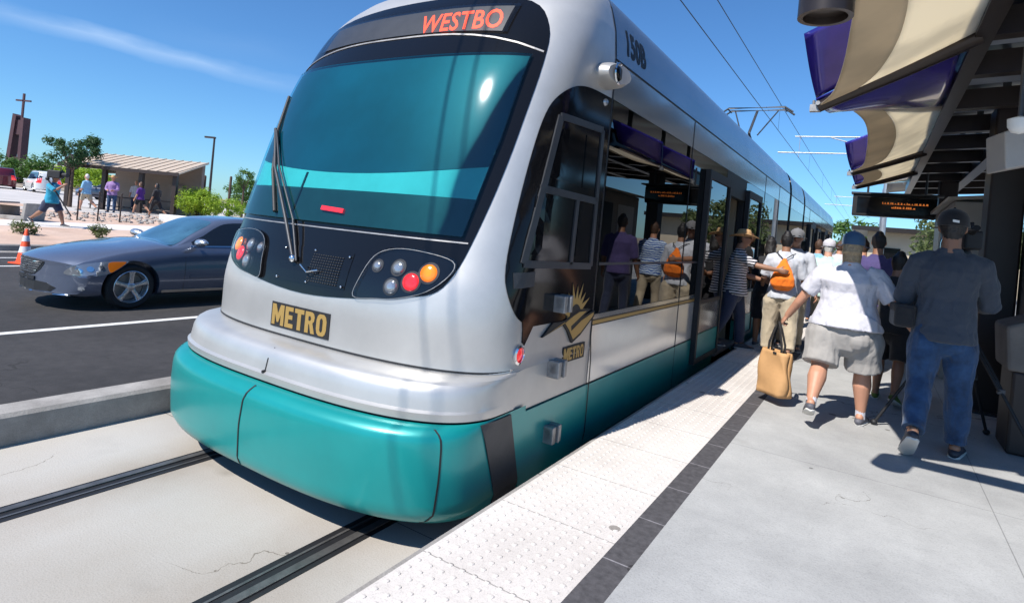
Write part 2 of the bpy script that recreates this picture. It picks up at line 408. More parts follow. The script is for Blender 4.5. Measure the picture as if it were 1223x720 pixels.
k = MB().prism([(-18.35, -.3), (-18.35, .15), (-18.12, .15), (-18.10, .13), (-18.08, -.3)], -400, 1500, 'Y'); struct('far_kerb', k, M['kerb'])
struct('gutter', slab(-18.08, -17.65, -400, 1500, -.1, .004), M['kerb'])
for i, (x, w, d) in enumerate([(-8.36, .13, 0), (-11.62, .12, 1), (-14.9, .12, 0), (-16.5, .12, 0)]):
    mb = MB()
    if d:
        y = -30.0
        while y < 200: mb.b2((x-w/2, y, .0), (x+w/2, y+3.0, .004)); y += 9.1
    else: mb.b2((x-w/2, -400, 0), (x+w/2, 1400, .004))
    struct('lane_line', mb, M['paint'])
terrain([-22.6, -21, -19.6, -18.35], -400, 1500, M['desert'], 'desert_strip', 0, 40)
terrain([-25.6, -22.6], -400, 1500, M['sidewalk'], 'sidewalk')
terrain([-30, -29, -27.5, -25.6], -400, 1500, M['desert'], 'planting_bed')
terrain([-75, -60, -45, -37, -30], -400, 1500, M['plaza'], 'parking_lot')
terrain([-3000, -1500, -400, -75], -3000, 3000, M['far_ground'], 'open_ground')
struct('platform', slab(-.775, 14, -60, 120, -.4, PZ), M['platform'])
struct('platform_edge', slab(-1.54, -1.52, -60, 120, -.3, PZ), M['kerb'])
# granite strip
struct('granite_strip', slab(-.905, -.775, -60, 120, -.4, PZ+.0005), M['granite'])
# tactile paving with truncated domes
mb = slab(-1.52, -.905, -60, 120, -.4, PZ)
dome = [(.0125, 0), (.011, .0035), (.0085, .005)]
y = .6; rowi = 0
while y < 16:
    xx = -1.49
    while xx < -.92:
        mb.lathe(dome, (xx, y, PZ), n=7); b = len(mb.v); mb.f.append(tuple(range(b-7, b)))
        xx += .0605
    y += .0605
struct('tactile_paving', mb, M['tactile'], smooth=35)
# grooved rails set in the slab
for i, (xc, lab) in enumerate(((-2.31, 'steel grooved tram rail nearest the platform'), (-3.79, 'steel grooved tram rail nearest the road kerb'))):
    t = empty('tram_rail', (xc, 0, 0), 0, lab, 'rail', 'rails of the tram track')
    s = 1 if i == 0 else -1
    MB().b2((-.092, -60, -.01), (.092, 400, .0015)).build('rubber_boot', M['black'], t)
    MB().b2((s*.012, -60, -.01), (s*.060, 400, .010)).build('rail_head', M['rail_steel'], t, bevel=.003)
    MB().b2((-s*.035, -60, -.01), (-s*.050, 400, .006)).build('guard_lip', M['rail_steel'], t)
# ------------------------------------------------------------------ tram
TX, TY = -3.05, 2.0
NT = dict(z=[.17,.25,.45,.60,.66,.69,.70,.72,.80,.86,.91,.93,.935,1.15,1.35,1.54,1.81,2.3,2.7,3.0,3.3,3.5,3.65,3.70,3.74],
          y=[.17,.11,.09,.10,.14,.20,.21,.19,.19,.21,.26,.38,.41,.41,.44,.50,.58,.73,.88,1.03,1.21,1.39,1.60,1.72,1.9])
def lerp(x, X, Y):
    if x <= X[0]: return Y[0]
    for i in range(len(X)-1):
        if x <= X[i+1]: return Y[i]+(Y[i+1]-Y[i])*(x-X[i])/(X[i+1]-X[i])
    return Y[-1]
def smt(x, X, Y):       # monotone smooth interpolation
    n = len(X)
    if x <= X[0]: return Y[0]
    if x >= X[-1]: return Y[-1]
    i = max(j for j in range(n-1) if X[j] <= x)
    d = [(Y[j+1]-Y[j])/(X[j+1]-X[j]) for j in range(n-1)]
    def tan(j):
        if j == 0: return d[0]
        if j == n-1: return d[-1]
        return 0 if d[j-1]*d[j] <= 0 else 2*d[j-1]*d[j]/(d[j-1]+d[j])
    h = X[i+1]-X[i]; t = (x-X[i])/h; a, b = tan(i)*h, tan(i+1)*h
    return Y[i]*(2*t**3-3*t*t+1)+a*(t**3-2*t*t+t)+Y[i+1]*(3*t*t-2*t**3)+b*(t**3-t*t)
HZ = [.17,.25,.66,.9,.935,3.05,3.25,3.40,3.48,3.57,3.66,3.72,3.74]; HW = [1.30,1.338,1.338,1.335,1.32,1.32,1.30,1.26,1.23,1.16,1.0,.7,.05]
def nW(z): return lerp(z, HZ, HW)
def nY(z):
    if z < .696: return lerp(z, BZ, BY)
    if z < .9165: return lerp(z, SZ, SY)
    return smt(z, NT['z'][12:], NT['y'][12:])
def nD(z): return max(.01, min(.58 if z < .9165 else .54, 1.93-nY(z)))
NE = 2.7
BZ = [.17,.20,.25,.45,.60,.64,.665,.685,.692]; BY = [.18,.13,.105,.088,.092,.102,.122,.155,.19]
SZ = [.70,.705,.745,.757,.84,.868,.885,.900,.910,.916]; SY = [.20,.185,.180,.200,.215,.228,.243,.275,.33,.41]
def nose_rows(zs, yend, w_add=0):
    rows = []
    for z in zs:
        w, y0, D = nW(z)+w_add, nY(z), nD(z); half = []; NE = 2.8 if z < .9165 else 2.7
        for i in range(0, 33):
            q = i/32*math.pi/2; x = w*math.sin(q)**(2/NE); y = y0+D*(1-math.cos(q)**(2/NE)); half.append((x, y))
        ye = yend(z) if callable(yend) else yend
        ys = y0+D
        for i in range(1, 8): half.append((w, ys+(max(ye, ys+.002)-ys)*i/7))
        rows.append([(-x, y, z) for x, y in reversed(half)]+[(x, y, z) for x, y in half[1:]])
    return rows
tram = empty('tram', (TX, TY, 0), 0, 'silver and teal light rail tram stopped at the platform, numbered 150B', 'tram')
def T(name, mb, m, smooth=30, **k): return mb.build(name, M[m], tram, smooth, **k)
frange = lambda a, b, n: [a+(b-a)*i/n for i in range(n+1)]
# shells
nose_mb = MB().grid(nose_rows([.917]+frange(.95, 1.5, 12)+frange(1.55, 3.2, 34)+frange(3.25, 3.74, 26), 1.93))
nose = T('nose_shell', nose_mb, 'silver', 50)
nose_b = bvh_of(nose.data)
bump_z = [.70, .705, .7449, .745, .7565, .757, .80, .84, .868, .8765, .885, .893, .900, .906, .910, .914, .9162]
def bump_end(z): return .90
silver_b = T('silver_bumper', MB().grid(nose_rows(bump_z, bump_end)), 'silver', 24)
for s_ in (1, -1): T('bumper_side_panel', MB().b2((s_*1.30, .850, .662), (s_*1.3222, 1.925, .935)), 'silver', None)
T('body_gap', MB().grid([[(x*1.002, y-.003, z) for x, y, z in nose_rows([.93], .80)[0]], [(x*1.002, y-.003, z-.011) for x, y, z in nose_rows([.93], .80)[0]]]), 'black', None)
teal_z = [.17, .185, .20, .225, .25, .30, .36, .42, .48, .54, .58, .61, .64, .655, .67, .68, .688, .692]
teal = T('teal_bumper', MB().grid(nose_rows(teal_z, 1.04)), 'teal', 50)
teal_b = bvh_of(teal.data)
# dark gap below, between and behind the bumpers
T('underframe', MB().b2((-1.1, .95, .02+.06), (1.1, 27.5, .30)), 'black', None)
T('bumper_gap', MB().grid([[(x*.985, y+.02, z+d) for x, y, z in nose_rows([.69], .86)[0]] for d in (-.05, .06)]), 'black', None)
T('inner_bulkhead', MB().b2((-1.25, .80, .2), (1.25, 1.9, .93)), 'black', None)
# bumper seams
front = lambda q: ((q[0], -1.0, q[1]), (0, 1, 0))
right = lambda q: ((3.0, q[0], q[1]), (-1, 0, 0))
left = lambda q: ((-3.0, q[0], q[1]), (1, 0, 0))
T('bumper_seam', drape([(-.062, .175), (-.052, .175), (-.040, .45), (-.026, .60), (.008, .680), (-.004, .680), (-.036, .60), (-.050, .45)], front, teal_b, .0035, .02), 'black', None)
for s_, pl in ((1, right), (-1, left)):
    T('bumper_seam', drape([(.357, .185), (.364, .185), (.364, .678), (.357, .678)], pl, teal_b, .003, .02), 'black', None)
silv_b = bvh_of(silver_b.data)
T('bumper_seam', drape([(-.0035, .705), (.0035, .705), (.0035, .89), (-.0035, .89)], front, silv_b, .003, .05), 'black', None)
T('lock_plug', MB().lathe([(0, -.004), (.010, -.004), (.010, 0.02)], (0, .185, .755), 'Y', 12), 'black', 40)
# black pillar panel next to the bumper, teal side skirt to the cab seam
for s_ in (1, -1):
    T('black_pillar_panel', drape([(.58, .680), (.862, .680), (1.03, .185), (.79, .185)], right if s_ == 1 else left, teal_b, .009, .03), 'dark_grey', None)
    T('side_skirt', MB().prism([(.862, .655), (1.925, .655), (1.925, .20), (1.03, .20)], s_*1.30, s_*1.336, 'X'), 'teal', None)
# seam around the body behind the cab
def ring(y, off=.004, z0=.22):
    P = [(nW(z)+off, z) for z in frange(z0, 3.70, 40)]; return P
seam = MB(); P = ring(1.94)
for s_ in (1, -1): seam.grid([[(s_*x, y, z) for x, z in P] for y in (1.925, 1.945)])
T('cab_seam', seam, 'black', None)

# ---- black front mask, windscreen, sign and lamps
MASK = smooth_poly([(0, 1.215), (.45, 1.245), (.75, 1.295), (.95, 1.335), (1.04, 1.45), (1.10, 1.70), (1.15, 2.05), (1.175, 2.40), (1.18, 2.80), (1.13, 3.08), (.95, 3.28), (.5, 3.36), (0, 3.385),
                    (-.5, 3.36), (-.95, 3.28), (-1.13, 3.08), (-1.18, 2.80), (-1.175, 2.40), (-1.15, 2.05), (-1.10, 1.70), (-1.04, 1.45), (-.95, 1.335), (-.75, 1.295), (-.45, 1.245)], 4)
T('front_mask', drape(MASK, front, nose_b, .005, .06), 'black_gloss', 40)
def arcband(x0, x1, zb, zt, n=14):      # polygon between two curves z(x)
    X = frange(x0, x1, n); return [(x, zb(x)) for x in X]+[(x, zt(x)) for x in reversed(X)]
wsx = lambda z: lerp(z, [1.66, 2.3, 2.85], [1.035, 1.10, 1.11])
def screen_poly(z0, z1, k0=0, k1=0, inset=0):
    out = []; w0 = wsx(z0)-inset; w1 = wsx(z1)-inset
    for x in frange(-w0, w0, 16): out.append((x, z0+k0*(1-(x/w0)**2)))
    for z in frange(z0, z1, 8)[1:-1]: out.append((wsx(z)-inset, z))
    for x in frange(w1, -w1, 16): out.append((x, z1+k1*(1-(x/w1)**2)))
    for z in reversed(frange(z0, z1, 8)[1:-1]): out.append((-wsx(z)+inset, z))
    return out
T('dashboard', drape(screen_poly(1.67, 1.90, 0, 0, .01), front, nose_b, .008, .06), 'dark_grey', 40)
T('cab_rear_panel', drape(screen_poly(1.89, 2.20, 0, 0, .01), front, nose_b, .009, .06), 'blind_pale', 40)
T('sun_blind', drape(screen_poly(2.09, 2.83, -.085, 0, .01), front, nose_b, .012, .06), 'blind', 40)
for x in (-.35,): T('cab_fitting', MB().bar((x, nY(1.75)-.014, 1.72), (x+.02, nY(2.02)-.012, 2.0 if x < 0 else 1.9), .02, .01), 'black', None)
T('windscreen', drape(screen_poly(1.665, 2.84, 0, 0), front, nose_b, .024, .05, back=-.015), 'glass_front', 40)
T('red_dash_label', drape([(-.05, 1.745), (.16, 1.735), (.16, 1.762), (-.05, 1.772)], front, nose_b, .0262, .05), 'tail_red', None)
T('screen_trim', drape(arcband(-1.07, 1.07, lambda x: 1.630, lambda x: 1.638), front, nose_b, .010, .05), 'steel', None)
T('screen_trim', drape(arcband(-1.16, 1.16, lambda x: 3.02-.15*(abs(x)/1.16)**3, lambda x: 3.032-.15*(abs(x)/1.16)**3), front, nose_b, .010, .05), 'steel', None)
# destination sign
T('sign_back', drape(arcband(-.86, .86, lambda x: 3.05-.04*abs(x)**2, lambda x: 3.255-.03*abs(x)**2), front, nose_b, .009, .06), 'dark_grey', 40)
def text_mesh(s, size, bold=0.0, xs=1.0, shear=0.0, space=1.0):
    c = bpy.data.curves.new('t', 'FONT'); c.body = s; c.size = size; c.offset = bold; c.align_x = 'CENTER'; c.align_y = 'CENTER'; c.shear = shear; c.space_character = space; c.resolution_u = 3
    o = bpy.data.objects.new('t', c); col.objects.link(o); bpy.context.view_layer.update()
    me = bpy.data.meshes.new_from_object(o.evaluated_get(bpy.context.evaluated_depsgraph_get())); bpy.data.objects.remove(o)
    bm = bmesh.new(); bm.from_mesh(me); bmesh.ops.triangulate(bm, faces=bm.faces)
    for e_ in range(3):
        L = [e for e in bm.edges if e.calc_length() > size*.28]
        if L: bmesh.ops.subdivide_edges(bm, edges=L, cuts=1); bmesh.ops.triangulate(bm, faces=bm.faces)
    V = [(v.co.x*xs, v.co.y) for v in bm.verts]; F = [tuple(v.index for v in f.verts) for f in bm.faces]; bm.free()
    return V, F
def wrap(V, F, cx, cz, plane, bvh, off, flip=1, rot=0, sl=0):
    c_, s_ = math.cos(rot), math.sin(rot); out = []
    for x, y in V:
        q = (cx+flip*(x*c_-y*s_), cz+x*s_+y*c_+sl*x); o, d = plane(q); h = bvh.ray_cast(Vector(o), Vector(d))
        if h[0] is None: out.append(Vector(o)); continue
        n = h[1].copy(); n = -n if n.dot(Vector(d)) > 0 else n; out.append(h[0]+n*off)
    return MB().add(out, F)
V, F = text_mesh('WESTBO', .225, .003, .72, 0, 1.04); V = [(x-.26*y, y) for x, y in V]; T('destination_text', wrap(V, F, .50, 3.118, front, nose_b, .0105), 'led', None)
T('sign_glass', drape(arcband(-.90, .90, lambda x: 3.04-.04*abs(x)**2, lambda x: 3.27-.03*abs(x)**2), front, nose_b, .016, .06, back=-.010), 'lens_cover', 40)
# METRO lettering: heavy block letters
GL = {'M': ([(0, 0), (0, 1), (.27, 1), (.44, .55), (.61, 1), (.88, 1), (.88, 0), (.65, 0), (.65, .52), (.50, .14), (.38, .14), (.23, .52), (.23, 0)], [], .88),
      'E': ([(0, 0), (0, 1), (.56, 1), (.56, .80), (.24, .80), (.24, .61), (.52, .61), (.52, .41), (.24, .41), (.24, .20), (.58, .20), (.58, 0)], [], .58),
      'T': ([(.20, 0), (.20, .79), (0, .79), (0, 1), (.64, 1), (.64, .79), (.44, .79), (.44, 0)], [], .64),
      'R': ([(0, 0), (0, 1), (.42, 1), (.56, .93), (.62, .78), (.60, .60), (.50, .49), (.66, 0), (.42, 0), (.29, .42), (.24, .42), (.24, 0)], [(.24, .60), (.24, .80), (.34, .80), (.39, .70), (.34, .60)], .66),
      'O': ([(.18, 0), (.06, .10), (0, .30), (0, .70), (.06, .90), (.18, 1), (.46, 1), (.58, .90), (.64, .70), (.64, .30), (.58, .10), (.46, 0)], [(.24, .28), (.24, .72), (.29, .81), (.35, .81), (.40, .72), (.40, .28), (.35, .19), (.29, .19)], .64)}
def lettering(s, h, xs, cx, cz, plane, bvh, off, slope=0, pad=.012, arc=None):
    tot = sum(GL[c][2] for c in s)*h*xs+(len(s)-1)*.09*h*xs; x = cx-tot/2; par = tram
    for (grow, m, o) in ((pad, 'black', off), (0, 'gold', off+.003)):
        xx = x
        for c in s:
            P, Hh, w = GL[c]; mp_ = lambda p: (xx+p[0]*h*xs, cz+(p[1]-.5)*h+slope*(xx+p[0]*h*xs-cx))
            Q = [mp_(p) for p in P]
            if grow:
                a, b = xx-grow, xx+w*h*xs+grow+.01; z0, z1 = cz-h/2-grow, cz+h/2+grow
                T('letter_backing', drape([(a, z0+slope*(a-cx)), (b, z0+slope*(b-cx)), (b, z1+slope*(b-cx)), (a, z1+slope*(a-cx))], plane, bvh, o+.0004*s.index(c), .05), m, None)
            else:
                T('letter', drape(Q, plane, bvh, o, .04), m, None)
                if Hh: T('letter_hole', drape([mp_(p) for p in Hh], plane, bvh, o+.0025, .04), 'black', None)
            xx += (w+.09)*h*xs
lettering('METRO', .132, 1.06, -.005, 1.047, front, nose_b, .004, 0, .013)
# lamps
def lamps(s):
    mir = (lambda P: [(s*x, z) for x, z in P])
    OUT = smooth_poly([(.455, 1.262), (.47, 1.37), (.53, 1.51), (.66, 1.565), (.85, 1.565), (1.03, 1.53), (1.035, 1.45), (.93, 1.345), (.75, 1.285), (.6, 1.268)], 4)
    lamp = T('headlamp_cluster', drape(mir(OUT), front, nose_b, .008, .04), 'black_gloss', 40)
    def sub(name, mb, m, sm=40): return mb.build(name, M[m], lamp, sm)
    def disc(x, z, r, nm, m, off=.014):
        P = [(s*x+r*math.cos(a*math.pi/10), z+r*math.sin(a*math.pi/10)) for a in range(20)]
        h = nose_b.ray_cast(Vector((s*x, -1, z)), Vector((0, 1, 0))); nn = h[1] if h[1].y < 0 else -h[1]; c0 = h[0]
        t1 = Vector((1, 0, 0)); t1 = (t1-nn*t1.dot(nn)).normalized(); t2 = nn.cross(t1); dm = MB()
        dm.grid([[c0+nn*(.010+hh_)+(t1*math.cos(a)+t2*math.sin(a))*(r*rr_) for a in frange(0, 2*math.pi, 24)] for rr_, hh_ in ((1.0, 0), (.94, .007), (.7, .012), (.35, .0145), (.02, .015))]); sub(nm, dm, m, 60)
        P = [(s*x+(r+.01)*math.cos(a*math.pi/10), z+(r+.01)*math.sin(a*math.pi/10)) for a in range(20)]
        sub('lamp_ring', drape(P, front, nose_b, off-.003, r*.6), 'black')
    disc(.905, 1.445, .052, 'amber_lamp', 'amber'); disc(.815, 1.385, .052, 'red_lamp', 'tail_red')
    disc(.695, 1.345, .042, 'white_lamp', 'clear_lens'); disc(.71, 1.455, .04, 'white_lamp', 'clear_lens'); disc(.565, 1.45, .03, 'white_lamp', 'clear_lens')
    sub('lamp_cover', drape(mir(OUT), front, nose_b, .024, .04, back=-.010), 'lens_cover')
    # chrome rim of the cover
    C = [(sum(p[0] for p in OUT)/len(OUT), sum(p[1] for p in OUT)/len(OUT))][0]
    mb = MB(); n = len(OUT)
    for i in range(n):
        a = OUT[i]; b = OUT[(i+1) % n]; k = .985
        q = [a, b, (C[0]+(b[0]-C[0])*k, C[1]+(b[1]-C[1])*k), (C[0]+(a[0]-C[0])*k, C[1]+(a[1]-C[1])*k)]
        P = []
        for p in q:
            o, d = front((s*p[0], p[1])); h = nose_b.ray_cast(Vector(o), Vector(d)); P.append(h[0]+Vector((0, -1, 0))*.026)
        mb.add(P, [(0, 1, 2, 3)])
    sub('cover_rim', mb, 'steel', None)
lamps(1); lamps(-1)
# grille plate and rivets in the middle of the mask
T('mask_plate', drape([(-.30, 1.27), (.36, 1.28), (.36, 1.50), (-.30, 1.50)], front, nose_b, .008, .05), 'black_gloss', None)
gr = MB()
for i in range(13):
    for j in range(11):
        x = .02+i*.022; z = 1.30+j*.0165; gr.ball((x, nY(z)-.009-.0*x, z), (.007, .004, .005), 6, 4)
T('grille_mesh', gr, 'black', 60)
for (x, z) in ((-.27, 1.29), (-.27, 1.48), (.02, 1.29), (.02, 1.49), (.34, 1.30), (.34, 1.48)): T('bolt', MB().ball((x, nY(z)-.012, z), .008, 8, 5), 'chrome', 60)
# wiper
wp = lambda x, z, o=.05: Vector((x, 2.0+0, z)) if False else (lambda h: h[0]+h[1]*(-o if h[1].y > 0 else o))(nose_b.ray_cast(Vector((x, -1, z)), Vector((0, 1, 0))))
T('wiper', MB().tube([wp(-.15, 1.42, .03), wp(-.34, 1.66), wp(-.70, 2.02), wp(-.93, 2.32, .055)], .011), 'dark_grey', 50)
w2 = tram.children[-1]
MB().tube([wp(-.10, 1.40, .03), wp(-.26, 1.66), wp(-.64, 2.02), wp(-.91, 2.31, .05)], .007).build('wiper_rod', M['dark_grey'], w2, 50)
MB().tube([wp(-.52, 1.70, .032), wp(-.74, 2.0, .036), wp(-.93, 2.32, .036), wp(-1.05, 2.62, .032)], .012).build('wiper_blade', M['black'], w2)
MB().ball(wp(-.14, 1.41, .03), .026, 10, 6).build('wiper_pivot', M['chrome'], w2, 60)
MB().tube([wp(-.04, 1.38, .04), wp(.04, 1.345, .04), wp(.12, 1.37, .03)], .006).build('washer_hose', M['chrome'], w2, 50)

# ---- cab side glass
CABF = [(1.165, 1.06), (1.20, .93), (1.257, .85), (1.377, .79), (1.52, .79), (1.86, .875), (2.22, .985), (2.47, 1.085), (2.60, 1.18), (2.69, 1.32), (2.735, 1.50), (2.75, 1.70)]
cab_poly = smooth_poly([(y, z) for z, y in CABF]+[(1.915, 2.755)], 4)[:4*len(CABF)-3]+[(1.915, 2.755), (1.915, 2.3), (1.915, 1.7), (1.915, 1.165)]
for s_, pl in ((1, right), (-1, left)):
    cg = T('cab_side_glass', drape(cab_poly, pl, nose_b, .006, .07), 'black_gloss', 45)
    # sliding window frame
    def bars(segs, w, m='dark_grey', off=.016, nm='window_frame'):
        for (a, b) in segs:
            a_ = Vector(a); b_ = Vector(b); d = (b_-a_).normalized(); n = Vector((-d.y, d.x))*w/2
            drape([tuple(a_+n), tuple(b_+n), tuple(b_-n), tuple(a_-n)], pl, nose_b, off, .06).build(nm, M[m], cg)
    q = [(.90, 1.545), (1.80, 1.525), (1.80, 2.50), (1.19, 2.47)]
    bars([(q[0], q[1]), (q[1], q[2]), (q[2], q[3]), (q[3], q[0]), ((1.02, 2.0), (1.80, 1.99)), ((1.48, 1.54), (1.50, 2.0))], .045)
    for (P_, m_) in (([(1.22, 2.40), (1.46, 2.42), (1.52, 2.06), (1.09, 2.08)], 'blind'), ([(1.55, 2.42), (1.74, 2.43), (1.74, 2.06), (1.55, 2.06)], 'clear_lens'), ([(1.54, 1.95), (1.74, 1.95), (1.74, 1.59), (1.54, 1.59)], 'clear_lens'), ([(.99, 1.95), (1.43, 1.95), (1.43, 1.60), (.95, 1.60)], 'blind')):
        drape(P_, pl, nose_b, .011, .08).build('window_pane', M['glass_pane'] if 'glass_pane' in M else M['black_gloss'], cg)
    drape([(.83, 1.40), (1.02, 1.41), (1.02, 1.50), (.83, 1.49)], pl, nose_b, .009, .06).build('grey_label', M['dark_grey'], cg)
T('marker_lamp', MB().lathe([(0, .02), (.02, .018), (.028, .006), (.028, -.01)], (1.325, 1.80, 2.70), 'X', 16), 'clear_lens', 50)
# side lamp, hooks, camera pod
for s_ in (1, -1):
    T('side_lamp_ring', MB().lathe([(.058, 0), (.058, s_*.012), (.045, s_*.018), (.042, s_*.008)], (s_*1.318, .925, 1.01), 'X', 24), 'chrome', 50)
    T('side_lamp', MB().lathe([(0, s_*.014), (.03, s_*.012), (.043, s_*.004)], (s_*1.318, .925, 1.01), 'X', 24), 'tail_red', 50)
for z in (1.29, .87, .45):
    T('side_bracket', MB().b2((1.31, 1.30, z-.055), (1.405, 1.345, z+.055)).b2((1.31, 1.355, z-.05), (1.42, 1.365, z+.05)).b2((1.31, 1.375, z-.055), (1.405, 1.42, z+.055)).b2((1.34, 1.30, z-.03), (1.39, 1.42, z+.045)), 'steel', None, bevel=.006)
cp = T('camera_pod', MB().loft([(1.30, 1.77, 2.875), (1.40, 1.75, 2.875), (1.45, 1.735, 2.875)], [(.155, .090), (.150, .085), (.125, .066)], 24, side=(0, 1, 0)), 'silver', 50)
MB().lathe([(.0, .006), (.045, .004), (.056, -.01)], (1.452, 1.72, 2.875), 'X', 20).build('camera_lens', M['black_gloss'], cp, 50)
MB().lathe([(.062, 0), (.070, .008), (.078, 0)], (1.449, 1.72, 2.875), 'X', 20, closed=True).build('lens_ring', M['chrome'], cp, 50)

# sun-and-bird emblem with METRO on the cab side
def emblem(m, grow, off):
    c = (1.62, 1.19); P = []
    n = 9
    for i in range(n*2+1):
        a = math.pi*(i/(n*2))*1.0+.03; r = (.21 if i % 2 else .115)+grow
        if i % 2 and i % 4 == 3: r += .03
        P.append((c[0]-r*math.cos(a)*1.0, c[1]+r*math.sin(a)*.95))
    P = [(c[0]-.115-grow, c[1]-.03)]+P+[(c[0]+.115+grow, c[1]-.03)]
    T('sun_emblem', drape(P, right, side_b, off, .08), m, None)
side_mb = MB().grid([[(1.32, y, z) for y in (.9, 26)] for z in (.65, 3.05)])
side_b = bvh_of(side_mb.mesh('tmp'))
emblem('black', .012, .010); emblem('gold', 0, .012)
def flat(nm, P, m, off): T(nm, drape(P, right, side_b, off, .2), m, None)
flat('emblem_disc', [(1.62+.085*math.cos(a*math.pi/12), 1.18+.085*math.sin(a*math.pi/12)) for a in range(24)], 'black', .014)
flat('bird_outline', [(1.17, 1.085), (1.45, 1.14), (1.52, 1.09), (1.60, 1.00), (1.72, 1.04), (1.93, 1.155), (1.93, 1.20), (1.72, 1.165), (1.60, 1.12), (1.86, 1.215), (1.68, 1.225), (1.58, 1.20), (1.46, 1.165), (1.30, 1.165)], 'black', .016)
flat('bird', [(1.23, 1.10), (1.46, 1.155), (1.54, 1.095), (1.61, 1.025), (1.72, 1.06), (1.915, 1.165), (1.915, 1.188), (1.72, 1.145), (1.57, 1.085), (1.56, 1.12), (1.79, 1.205), (1.68, 1.208), (1.58, 1.185), (1.47, 1.15)], 'gold', .018)
lettering('METRO', .085, .95, 1.66, .925, right, side_b, .006, 0, .012)

# ---- body side behind the cab: y segments in tram coordinates
END = 28.0
doors = [(5.90, 7.22), (18.1, 19.4), (23.6, 24.9)]
gangs = [(12.2, 12.55), (15.2, 15.55)]
def segs(y0, y1):
    cut = sorted(doors+gangs); out = []; a = y0
    for (c0, c1) in cut:
        if c0 > a: out.append((a, c0))
        a = c1
    out.append((a, y1)); return out
rz = frange(3.05, 3.74, 22)
roof_rows = [[(s_*nW(z), y, z) for z in rz] for y in (0,) for s_ in (1,)]
def shell(name, y0, y1, m, dw=0, z0=3.055):
    zs = frange(z0, 3.738, 22); prof = [(-(nW(z)+dw), z+dw) for z in zs]+[(nW(z)+dw, z+dw) for z in reversed(zs)]
    T(name, MB().grid([[(x, y, z) for x, z in prof] for y in (y0, y1)]), m, 40)
for (a, b) in ((1.947, 12.2), (12.55, 15.2), (15.55, END)): shell('roof_shell', a, b, 'silver_roof' if 'silver_roof' in M else 'silver_side')
for (a, b) in gangs:
    for j in range(7):
        y = a+(b-a)*(j+.5)/7; zs = frange(.3, 3.70, 24); prof = [(-(nW(z)-.06), z-.04) for z in zs]+[(nW(z)-.06, z-.04) for z in reversed(zs)]
        T('gangway_bellows', MB().grid([[(x*(1-.02*(k % 2)), y+(k-1)*.025, z) for x, z in prof] for k in (0, 1, 2)]), 'black', None)
for s_ in (1, -1):
    for (a, b) in ([(1.947, 12.2), (12.55, 15.2), (15.55, END)]):
        T('upper_side_panel', MB().b2((s_*1.28, a, 2.76), (s_*1.3195, b, 3.045)), 'silver_side', None)
        T('crease_strip', MB().b2((s_*1.29, a, 3.044), (s_*1.325, b, 3.056)), 'black', None)
    for (a, b) in (segs(1.947, END) if s_ == 1 else [(1.947, 12.2), (12.55, 15.2), (15.55, END)]):
        T('lower_side_panel', MB().b2((s_*1.28, a, .66), (s_*1.3195, b, 1.085)), 'silver_low', None)
        T('gold_stripe', MB().b2((s_*1.30, a, 1.092), (s_*1.3215, b, 1.118)), 'gold', None)
        T('gold_stripe_edge', MB().b2((s_*1.29, a, 1.082), (s_*1.3205, b, 1.128)), 'black', None)
        T('sill_panel', MB().b2((s_*1.28, a, 1.128), (s_*1.3195, b, 1.165)), 'silver_side', None)
        T('side_skirt', MB().b2((s_*1.27, a, .20), (s_*1.3225, b, .645)), 'teal', None)
        T('skirt_gap', MB().b2((s_*1.26, a, .64), (s_*1.312, b, .665)), 'black', None)
        T('side_window', MB().b2((s_*1.306, a+.02, 1.17), (s_*1.3185, b-.02, 2.755)), 'glass_side', None)
        n = max(1, round((b-a)/1.5))
        for j in range(n+1):
            y = a+.03+(b-a-.06)*j/n; T('window_pillar', MB().b2((s_*1.22, y-.05, 1.165), (s_*1.305, y+.05, 2.76)), 'black', None)
        T('window_divider', MB().b2((s_*1.29, a+.02, 1.53), (s_*1.322, b-.02, 1.55)), 'dark_grey', None)
        T('header_rail', MB().b2((s_*1.22, a, 2.60), (s_*1.304, b, 2.76)), 'black', None)
# panel joints along the side
for y in (4.15, 8.9, 10.6, 17.0, 21.5):
    T('panel_joint', MB().b2((1.30, y-.004, .21), (1.324, y+.004, 3.04)), 'black', None)
# interior
T('interior_floor', MB().b2((-1.25, 1.93, .30), (1.25, END, .345)), 'interior', None)
T('interior_ceiling', MB().b2((-1.2, 1.93, 2.70), (1.2, END, 2.74)), 'interior', None)
T('cab_partition', MB().b2((-1.2, 1.96, .345), (1.2, 2.0, 2.70)), 'dark_grey', None)
T('end_wall', MB().b2((-1.25, END-.05, .2), (1.25, END, 3.5)), 'silver', None)
T('interior_partition', MB().b2((.15, 7.23, .345), (1.2, 7.26, 2.5)), 'beige', None)
T('interior_partition', MB().b2((.3, 5.80, .345), (1.2, 5.83, 2.1)), 'beige', None)
for i, y in enumerate(frange(2.6, 11.4, 10)+frange(16.4, 22.6, 7)):
    for x in (-.95, .8):
        if 5.3 < y < 7.7 and x > 0: continue
        T('passenger_seat', MB().b2((x-.22, y, .70), (x+.22, y+.42, .80)).b2((x-.22, y+.40, .78), (x+.22, y+.48, 1.38)).b2((x-.05, y+.1, .345), (x+.05, y+.3, .70)), 'seat', None, bevel=.03)
for y in (3.2, 4.7, 6.2, 7.0, 8.4, 9.9, 17, 19, 21): T('grab_pole', MB().tube([(-.35, y, .345), (-.35, y, 2.70)], .018), 'chrome', 50)
for y in (5.95, 7.15): T('grab_pole', MB().tube([(1.05, y, .8), (1.0, y, 1.1), (1.0, y, 2.1)], .016), 'chrome', 50)
